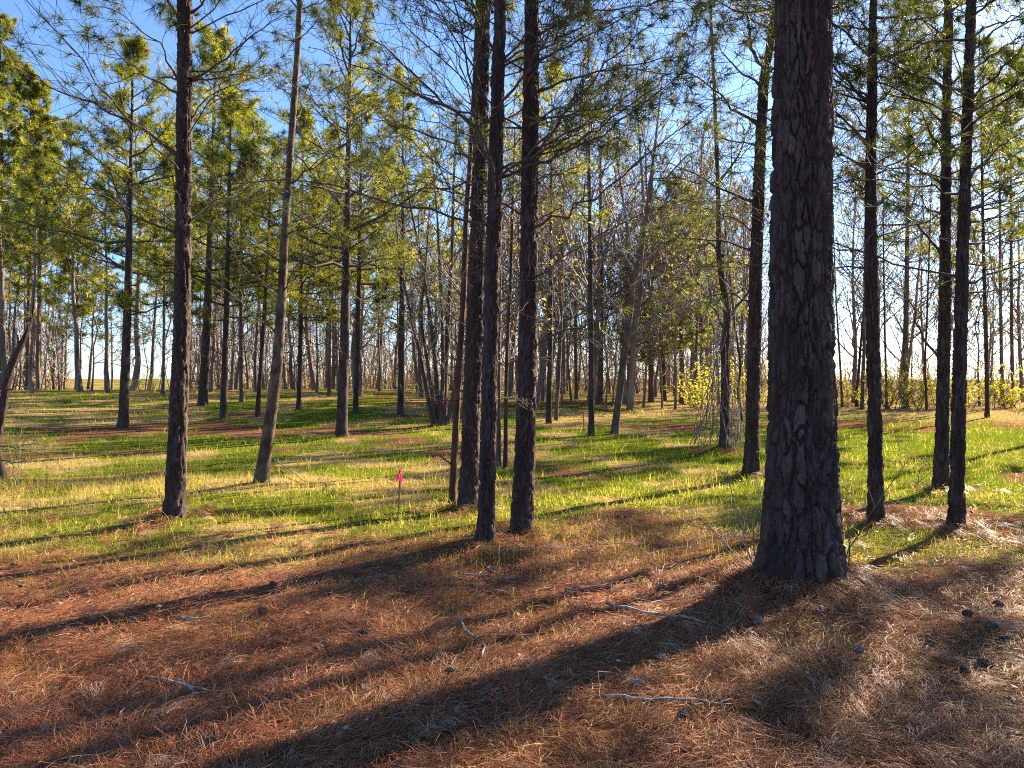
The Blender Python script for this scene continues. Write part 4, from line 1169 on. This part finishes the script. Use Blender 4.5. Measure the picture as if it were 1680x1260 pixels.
def cone_meshes():
    rng = np.random.default_rng(44)
    Lc, rmax = 0.095, 0.026
    k = np.arange(9) / 8
    prof = rmax * 0.6 * np.sin(np.pi * (0.12 + 0.86 * k)) ** 0.7
    g = Geo(); g.tubes(np.stack([(k - 0.5) * Lc, 0 * k, 0 * k], 1), np.maximum(prof, 0.001), 8)
    core = g.mesh('core')
    g = Geo()
    n = 84
    for j in range(n):
        s = (j + 0.5) / n
        a = j * 2.39996
        rb_ = rmax * math.sin(math.pi * (0.10 + 0.86 * s)) ** 0.75
        ax = (s - 0.5) * Lc
        dr = np.array([0.55, math.cos(a), math.sin(a)]); dr /= np.linalg.norm(dr)
        tg = np.array([0, -math.sin(a), math.cos(a)])
        o = np.array([ax, math.cos(a) * rb_ * 0.35, math.sin(a) * rb_ * 0.35])
        e = o + dr * rb_ * 0.95
        w = 0.0075 * (0.6 + 0.5 * math.sin(math.pi * s))
        nrm = np.cross(dr, tg)
        V = [o - tg * w * 0.5, o + tg * w * 0.5, e + tg * w, e - tg * w, e + dr * 0.003 + nrm * 0.003, e - nrm * 0.002 + tg * w * 0.8, e - nrm * 0.002 - tg * w * 0.8]
        g.quads(V, [(0, 1, 2, 3), (3, 2, 4, 4), (0, 1, 5, 6)])
    g.q = [np.concatenate(g.q)]
    # the pointed tips are triangles
    q = g.q[0]; tri = q[:, 2] != q[:, 3]
    g.t = [q[~tri][:, :3]]; g.q = [q[tri]]
    return core, g.mesh('scales', smooth=False)
CORE, SCALES = cone_meshes()
CONES = [(430,1012,'open pine cone in sunlit needles left of the middle'), (597,1049,'round dark pine cone in shade left of the curved pale branch'), (447,968,'pine cone in a dark streak above the sunlit needles at left'), (735,1210,'pine cone beside green weeds at the bottom middle'),
         (350,1235,'dark pine cone near the bottom edge, left of another'), (462,1243,'large grey pine cone on the bottom edge at left'), (807,944,'pine cone behind the twigs under the trio'), (1085,1092,'pine cone in shade right of the yellow grass tuft'),
         (1130,1186,'pine cone under the thick lichen covered branch'), (1410,1079,'dark pine cone below the foot of the massive trunk'), (1525,1067,'pine cone in sparkling needles right of the massive trunk'), (1583,1114,'big dark pine cone above lower right corner'),
         (1618,1102,'pine cone touching the big dark one at lower right'), (1640,1002,'pine cone near the right border at mid litter'), (1460,992,'pine cone close to the right of the massive trunk'), (1587,1018,'pine cone in needles midway to the right border'),
         (1648,1062,'pine cone at the right border above the big dark one'), (1083,975,'grey pine cone by the end of the long forked branch'), (742,1114,'dark pine cone under the short pale twig'), (1122,1190,'pine cone hidden at the thick branch'),
         (1245,1030,'small pine cone in shade left below the massive trunk'), (1625,1038,'pine cone in sparkle by the right border')]
rng = np.random.default_rng(45)
for px, py, label in CONES:
    p = ground_at(px, py); p[2] += 0.042
    t = thing('pine_cone', label, 'pine cone', p, 'pine cones on the forest floor')
    s = rng.uniform(0.75, 1.0)
    t.scale = (s, s, s); t.rotation_euler = (rng.uniform(0, 6), rng.uniform(-0.4, 0.4), rng.uniform(0, 6.28))
    new('core', CORE, M_CONE, t); new('scales', SCALES, M_CONE, t)

def chip_mesh(seed, l, w):
    r = np.random.default_rng(seed)
    n = 10
    a = np.arange(n) / n * 2 * math.pi
    rad = r.uniform(0.75, 1.1, n)
    top = np.stack([np.cos(a) * rad * l / 2, np.sin(a) * rad * w / 2, 0.006 + r.normal(size=n) * 0.003], 1)
    bot = top - np.array([0, 0, 0.006])
    V = np.concatenate([top, bot, [[0, 0, 0.012]], [[0, 0, 0]]])
    g = Geo(); g.quads(V, [(i, n + i, n + (i + 1) % n, (i + 1) % n) for i in range(n)])
    g.t = [np.array([(i, (i + 1) % n, 2 * n) for i in range(n)] + [((i + 1) % n + n, i + n, 2 * n + 1) for i in range(n)])]
    return g.mesh('chip')
CHIPS = [(1050,1133,0.13,0.05,'flat white chip above the thick lichen covered branch'), (97,1001,0.05,0.03,'small white chip at far left in the litter'), (1014,1097,0.04,0.03,'small white chip in shade left of center right cone'), (566,1212,0.05,0.035,'whitish chip near the bottom, lower of two'),
         (600,1198,0.05,0.03,'whitish chip near the bottom, upper of two'), (1413,1041,0.12,0.04,'pinkish bark flake below the right foot of the massive trunk'), (1240,1166,0.10,0.05,'brown bark flake right of the thick branch'), (630,1024,0.03,0.02,'tiny white chip in shade above the round dark cone'),
         (527,1073,0.03,0.02,'tiny white chip beside the sunlit needles'), (1453,1050,0.03,0.02,'tiny white chip in the sparkling needles')]
for j, (px, py, l, w, label) in enumerate(CHIPS):
    p = ground_at(px, py); p[2] += 0.04
    o = new('wood_chip', chip_mesh(60 + j, l * 0.8, w * 0.75), M_CHIP, None, tuple(p), label=label, category='wood chip', group='pale chips on the forest floor')
    o.rotation_euler = (0.25, 0.1, 0.3 * j)

# ---------------------------------------------------------------- needle litter
def screen_points(n, x0, x1, y0, y1, rng, pw=1.0):
    """ground points spread evenly over what the clearing shows, so that near ground is dense"""
    px = rng.uniform(x0, x1, n); py = y0 + (y1 - y0) * rng.random(n) ** pw
    u = (px - W / 2) / F; D = F * CAM_H / np.maximum(py - HORIZON, 5)
    for _ in range(12):
        zz = terrain(u * D, D)
        D = 0.5 * D + 0.5 * F * np.maximum(CAM_H - zz, 0.3) / np.maximum(py - HORIZON, 5)
    return u * D, D

rng = np.random.default_rng(55)
n = 215000
x, y = screen_points(n, -260, 1940, 745, 1420, rng, 0.80)
gw, gs = cover(x, y)
keep = rng.random(n) > gw * 0.8
x = x[keep]; y = y[keep]; n = len(x)
flow = (fbm(x * 1.3, y * 1.3, 71, 3) - 0.5) * 9
th = flow + rng.normal(size=n) * 0.75
heap = fbm(x * 2.2 + 7, y * 2.2, 73, 3)
tilt = np.abs(rng.normal(size=n)) * 0.16 + (rng.random(n) < 0.06) * rng.uniform(0.2, 0.7, n)
l = rng.uniform(0.09, 0.20, n); w = np.maximum(rng.uniform(0.0018, 0.0032, n), 0.00055 * y)
d = np.stack([np.cos(th) * np.cos(tilt), np.sin(th) * np.cos(tilt), np.sin(tilt)], 1)
z = terrain(x, y) + 0.002 + rng.random(n) ** 1.6 * 0.045 * (0.35 + heap)
o = np.stack([x, y, z], 1)
side = np.stack([-np.sin(th), np.cos(th), rng.normal(size=n) * 0.4], 1) * (w * 0.5)[:, None]
bend = np.stack([-np.sin(th), np.cos(th), np.abs(rng.normal(size=n)) * 0.6], 1) * (rng.normal(size=n) * 0.10 * l)[:, None]
mid = o + d * (l * 0.5)[:, None] + bend
tip = o + d * l[:, None]
tip[:, 2] = np.maximum(tip[:, 2] - 0.3 * l * np.sin(tilt), terrain(tip[:, 0], tip[:, 1]) + 0.002)
V = np.stack([o, mid - side, tip, mid + side], 1).reshape(-1, 3)
pal = np.array([[0.31, 0.108, 0.052], [0.40, 0.168, 0.086], [0.22, 0.075, 0.038], [0.46, 0.26, 0.155], [0.12, 0.050, 0.032], [0.54, 0.39, 0.26]])
c = pal[rng.choice(6, n, p=[0.3, 0.24, 0.2, 0.12, 0.08, 0.06])] * rng.uniform(0.7, 1.25, (n, 1))
g = Geo(); g.quads(V, np.arange(n * 4), np.repeat(c, 4, 0))
# clumped bunches of longer needles, dead leaves, bark crumbs and broken twiglets mixed in
n = 1500; m = 18
x, y = screen_points(n, -260, 1940, 840, 1420, rng, 0.9)
ft = np.array([[f[0], f[1], 0.30 if k == 'big' else 0.11] for k, f in FEET.items()])
ft = np.concatenate([np.repeat(ft[:1], 420, 0), np.repeat(ft[1:], 45, 0)])
fa_ = rng.uniform(0, 6.28, len(ft)); fr = ft[:, 2] + np.abs(rng.normal(size=len(ft))) * np.where(ft[:, 2] > 0.2, 0.22, 0.32)
x = np.concatenate([x, ft[:, 0] + fr * np.cos(fa_)]); y = np.concatenate([y, ft[:, 1] + fr * np.sin(fa_)]); n = len(x)
th0 = rng.uniform(0, 6.28, n)
th = (th0[:, None] + rng.normal(size=(n, m)) * 0.28)
X = x[:, None] + rng.normal(size=(n, m)) * 0.02; Y = y[:, None] + rng.normal(size=(n, m)) * 0.02
L_ = rng.uniform(0.14, 0.24, (n, m)); lift = np.abs(rng.normal(size=(n, m))) * 0.2
z0 = terrain(X, Y) + 0.03 + 0.02 * rng.random((n, m))
o = np.stack([X, Y, z0], -1); d = np.stack([np.cos(th), np.sin(th), lift], -1)
mid = o + d * L_[..., None] * 0.5 + np.stack([-np.sin(th), np.cos(th), 0 * th + 0.2], -1) * (rng.normal(size=(n, m, 1)) * 0.015)
tip = o + d * L_[..., None]; tip[..., 2] = terrain(tip[..., 0], tip[..., 1]) + 0.012 + lift * L_ * 0.5
sd = np.stack([-np.sin(th), np.cos(th), 0.3 + 0 * th], -1) * np.maximum(0.0014, 0.0003 * Y)[..., None]
V = np.stack([o, mid - sd, tip, mid + sd], 2).reshape(-1, 3)
c = np.repeat(pal[rng.choice(6, n, p=[0.32, 0.28, 0.18, 0.12, 0.06, 0.04])], m, 0) * rng.uniform(0.7, 1.15, (n * m, 1))
g.quads(V, np.arange(n * m * 4), np.repeat(c, 4, 0))
n = 5200
x, y = screen_points(n, -260, 1940, 800, 1420, rng, 0.9)
th = rng.uniform(0, 6.28, n); kind = rng.random(n)
ln = np.where(kind < 0.75, rng.uniform(0.02, 0.055, n), rng.uniform(0.06, 0.22, n)); wd = np.where(kind < 0.75, ln * rng.uniform(0.3, 0.7, n), rng.uniform(0.003, 0.007, n))
o = np.stack([x, y, terrain(x, y) + 0.022 + 0.02 * rng.random(n)], 1)
ax = np.stack([np.cos(th), np.sin(th), rng.normal(size=n) * 0.3], 1) * (ln * 0.5)[:, None]
ay = np.stack([-np.sin(th), np.cos(th), rng.normal(size=n) * 0.5], 1) * (wd * 0.5)[:, None]
V = np.stack([o - ax, o - ay + ax * 0.1, o + ax, o + ay - ax * 0.1], 1).reshape(-1, 3)
dp = np.array([[0.16, 0.085, 0.05], [0.30, 0.20, 0.13], [0.09, 0.055, 0.04], [0.42, 0.33, 0.26], [0.22, 0.17, 0.14]])
c = dp[rng.choice(5, n, p=[0.3, 0.2, 0.3, 0.08, 0.12])] * rng.uniform(0.7, 1.2, (n, 1))
g.quads(V, np.arange(n * 4), np.repeat(c, 4, 0))
new('needle_litter', g.mesh('needle_litter', smooth=False), M_LITTER, kind='stuff', label='rust brown fallen pine needles covering the near ground', category='pine needles')

# ---------------------------------------------------------------- grass
rng = np.random.default_rng(66)
def blades(n, x, y, h, wmin, pal, prob, lean=0.5, droop=0.25, wpx=0.55):
    n = len(x)
    th = rng.uniform(0, 2 * math.pi, n)
    ln = np.abs(rng.normal(size=n)) * lean
    z = terrain(x, y)
    o = np.stack([x, y, z - 0.01], 1)
    w = np.maximum(wmin * rng.uniform(0.7, 1.3, n), wpx * y / 769.0 * rng.uniform(0.6, 1.2, n))
    up = np.stack([np.cos(th) * ln, np.sin(th) * ln, np.ones(n)], 1); up = unit(up)
    mid = o + up * (h * 0.55)[:, None]
    dirx = np.stack([np.cos(th), np.sin(th), 0 * th], 1)
    tip = o + up * h[:, None] + dirx * (h * droop * rng.random(n))[:, None] - np.stack([0 * h, 0 * h, h * droop * 0.4 * rng.random(n)], 1)
    sa = rng.uniform(0, math.pi, n)
    side = np.stack([np.cos(sa), np.sin(sa), 0 * sa], 1) * (w * 0.5)[:, None]
    V = np.stack([o - side, o + side, mid + side * 0.75, tip, mid - side * 0.75], 1)
    c = pal[rng.choice(len(pal), n, p=prob)] * rng.uniform(0.7, 1.25, (n, 1))
    return V, c
GPAL = np.array([[0.085, 0.13, 0.016], [0.155, 0.195, 0.020], [0.27, 0.275, 0.028], [0.40, 0.31, 0.10], [0.50, 0.385, 0.17]])
g = Geo()
def put(V, c):
    far = np.linalg.norm(V[:, 0], axis=1) > 12.5
    if far.any():
        g.tris(V[far][:, [0, 1, 3]].reshape(-1, 3), np.arange(3 * far.sum()), np.repeat(c[far], 3, 0))
        V = V[~far]; c = c[~far]
    n = len(V)
    q = np.arange(n)[:, None] * 5
    o = g._add(V.reshape(-1, 3), np.repeat(c, 5, 0))
    g.q.append(o + np.concatenate([q, q + 1, q + 2, q + 4], 1)); g.t.append(o + np.concatenate([q + 4, q + 2, q + 3], 1))
n = 225000
x, y = screen_points(n, -200, 1880, 640, 930, rng, 1.0)
gw, gs = cover(x, y)
k = (rng.random(n) < np.clip(gw * 1.1 + 0.05, 0, 1)) & (y < 46)
x, y, gw, gs = x[k], y[k], gw[k], gs[k]
dry = gs + 0.12 - 0.2 * sstep(0.15, 0.35, x / np.maximum(np.hypot(x, y), 1)) + 0.25 * (1 - sstep(9, 13, y)) + 0.55 * (fbm(x * 0.9 + 4, y * 0.9, 91, 3) - 0.42) > rng.random(len(x)) * 0.75
h = (0.55 + 0.45 * sstep(8, 12, y)) * (0.02 + 0.13 * rng.random(len(x)) ** 2.2) * (0.6 + 1.0 * fbm(x * 1.5, y * 1.5, 92, 3))
V, c = blades(0, x[~dry], y[~dry], h[~dry], 0.0025, GPAL, [0.34, 0.34, 0.22, 0.07, 0.03]); put(V, c)
V, c = blades(0, x[dry], y[dry], h[dry] * 1.2, 0.002, GPAL, [0.02, 0.06, 0.17, 0.40, 0.35], 0.8, 0.5); put(V, c)
# taller straw clumps
cl = 190
cx_, cy_ = screen_points(cl, -100, 1780, 690, 930, rng)
cx2, cy2 = screen_points(60, -40, 330, 770, 812, rng)
cx_ = np.concatenate([cx_, cx2]); cy_ = np.concatenate([cy_, cy2])
m = 22
sg = rng.uniform(0.04, 0.22, (len(cx_), 1))
x = (cx_[:, None] + rng.normal(size=(len(cx_), m)) * sg).ravel(); y = (cy_[:, None] + rng.normal(size=(len(cx_), m)) * sg).ravel()
h = np.repeat(rng.uniform(0.08, 0.30, len(cx_)), m) * rng.uniform(0.3, 1.2, len(x))
V, c = blades(0, x, y, h, 0.002, GPAL, [0.05, 0.10, 0.20, 0.35, 0.30], 0.35, 0.5, 0.35); put(V, c)
# sparse thin green and straw blades in the needle litter
n = 38000
x, y = screen_points(n, -200, 1880, 850, 1400, rng, 1.5)
k = fbm(x * 1.6 + 3, y * 1.6, 95, 3) > 0.48
x, y = x[k], y[k]
V, c = blades(0, x, y, rng.uniform(0.03, 0.13, len(x)), 0.0022, GPAL, [0.25, 0.25, 0.15, 0.2, 0.15], 0.7, 0.5, 0.3); put(V, c)
# small weeds: broad low leaves in clumps
wx, wy = screen_points(170, -100, 1780, 830, 1330, rng)
wk = fbm(wx * 0.9, wy * 0.9, 97, 2) > 0.47
wx, wy = wx[wk], wy[wk]
m = 16
x = (wx[:, None] + rng.normal(size=(len(wx), m)) * 0.04).ravel(); y = (wy[:, None] + rng.normal(size=(len(wx), m)) * 0.04).ravel()
V, c = blades(0, x, y, rng.uniform(0.02, 0.06, len(x)), 0.010, GPAL * np.array([0.8, 1.0, 0.8]), [0.6, 0.3, 0.1, 0, 0], 1.0, 0.4, 0.3); put(V, c)
new('grass', g.mesh('grass', smooth=False), M_GRASS, kind='stuff', label='green and straw coloured grass of the sunlit clearing', category='grass')
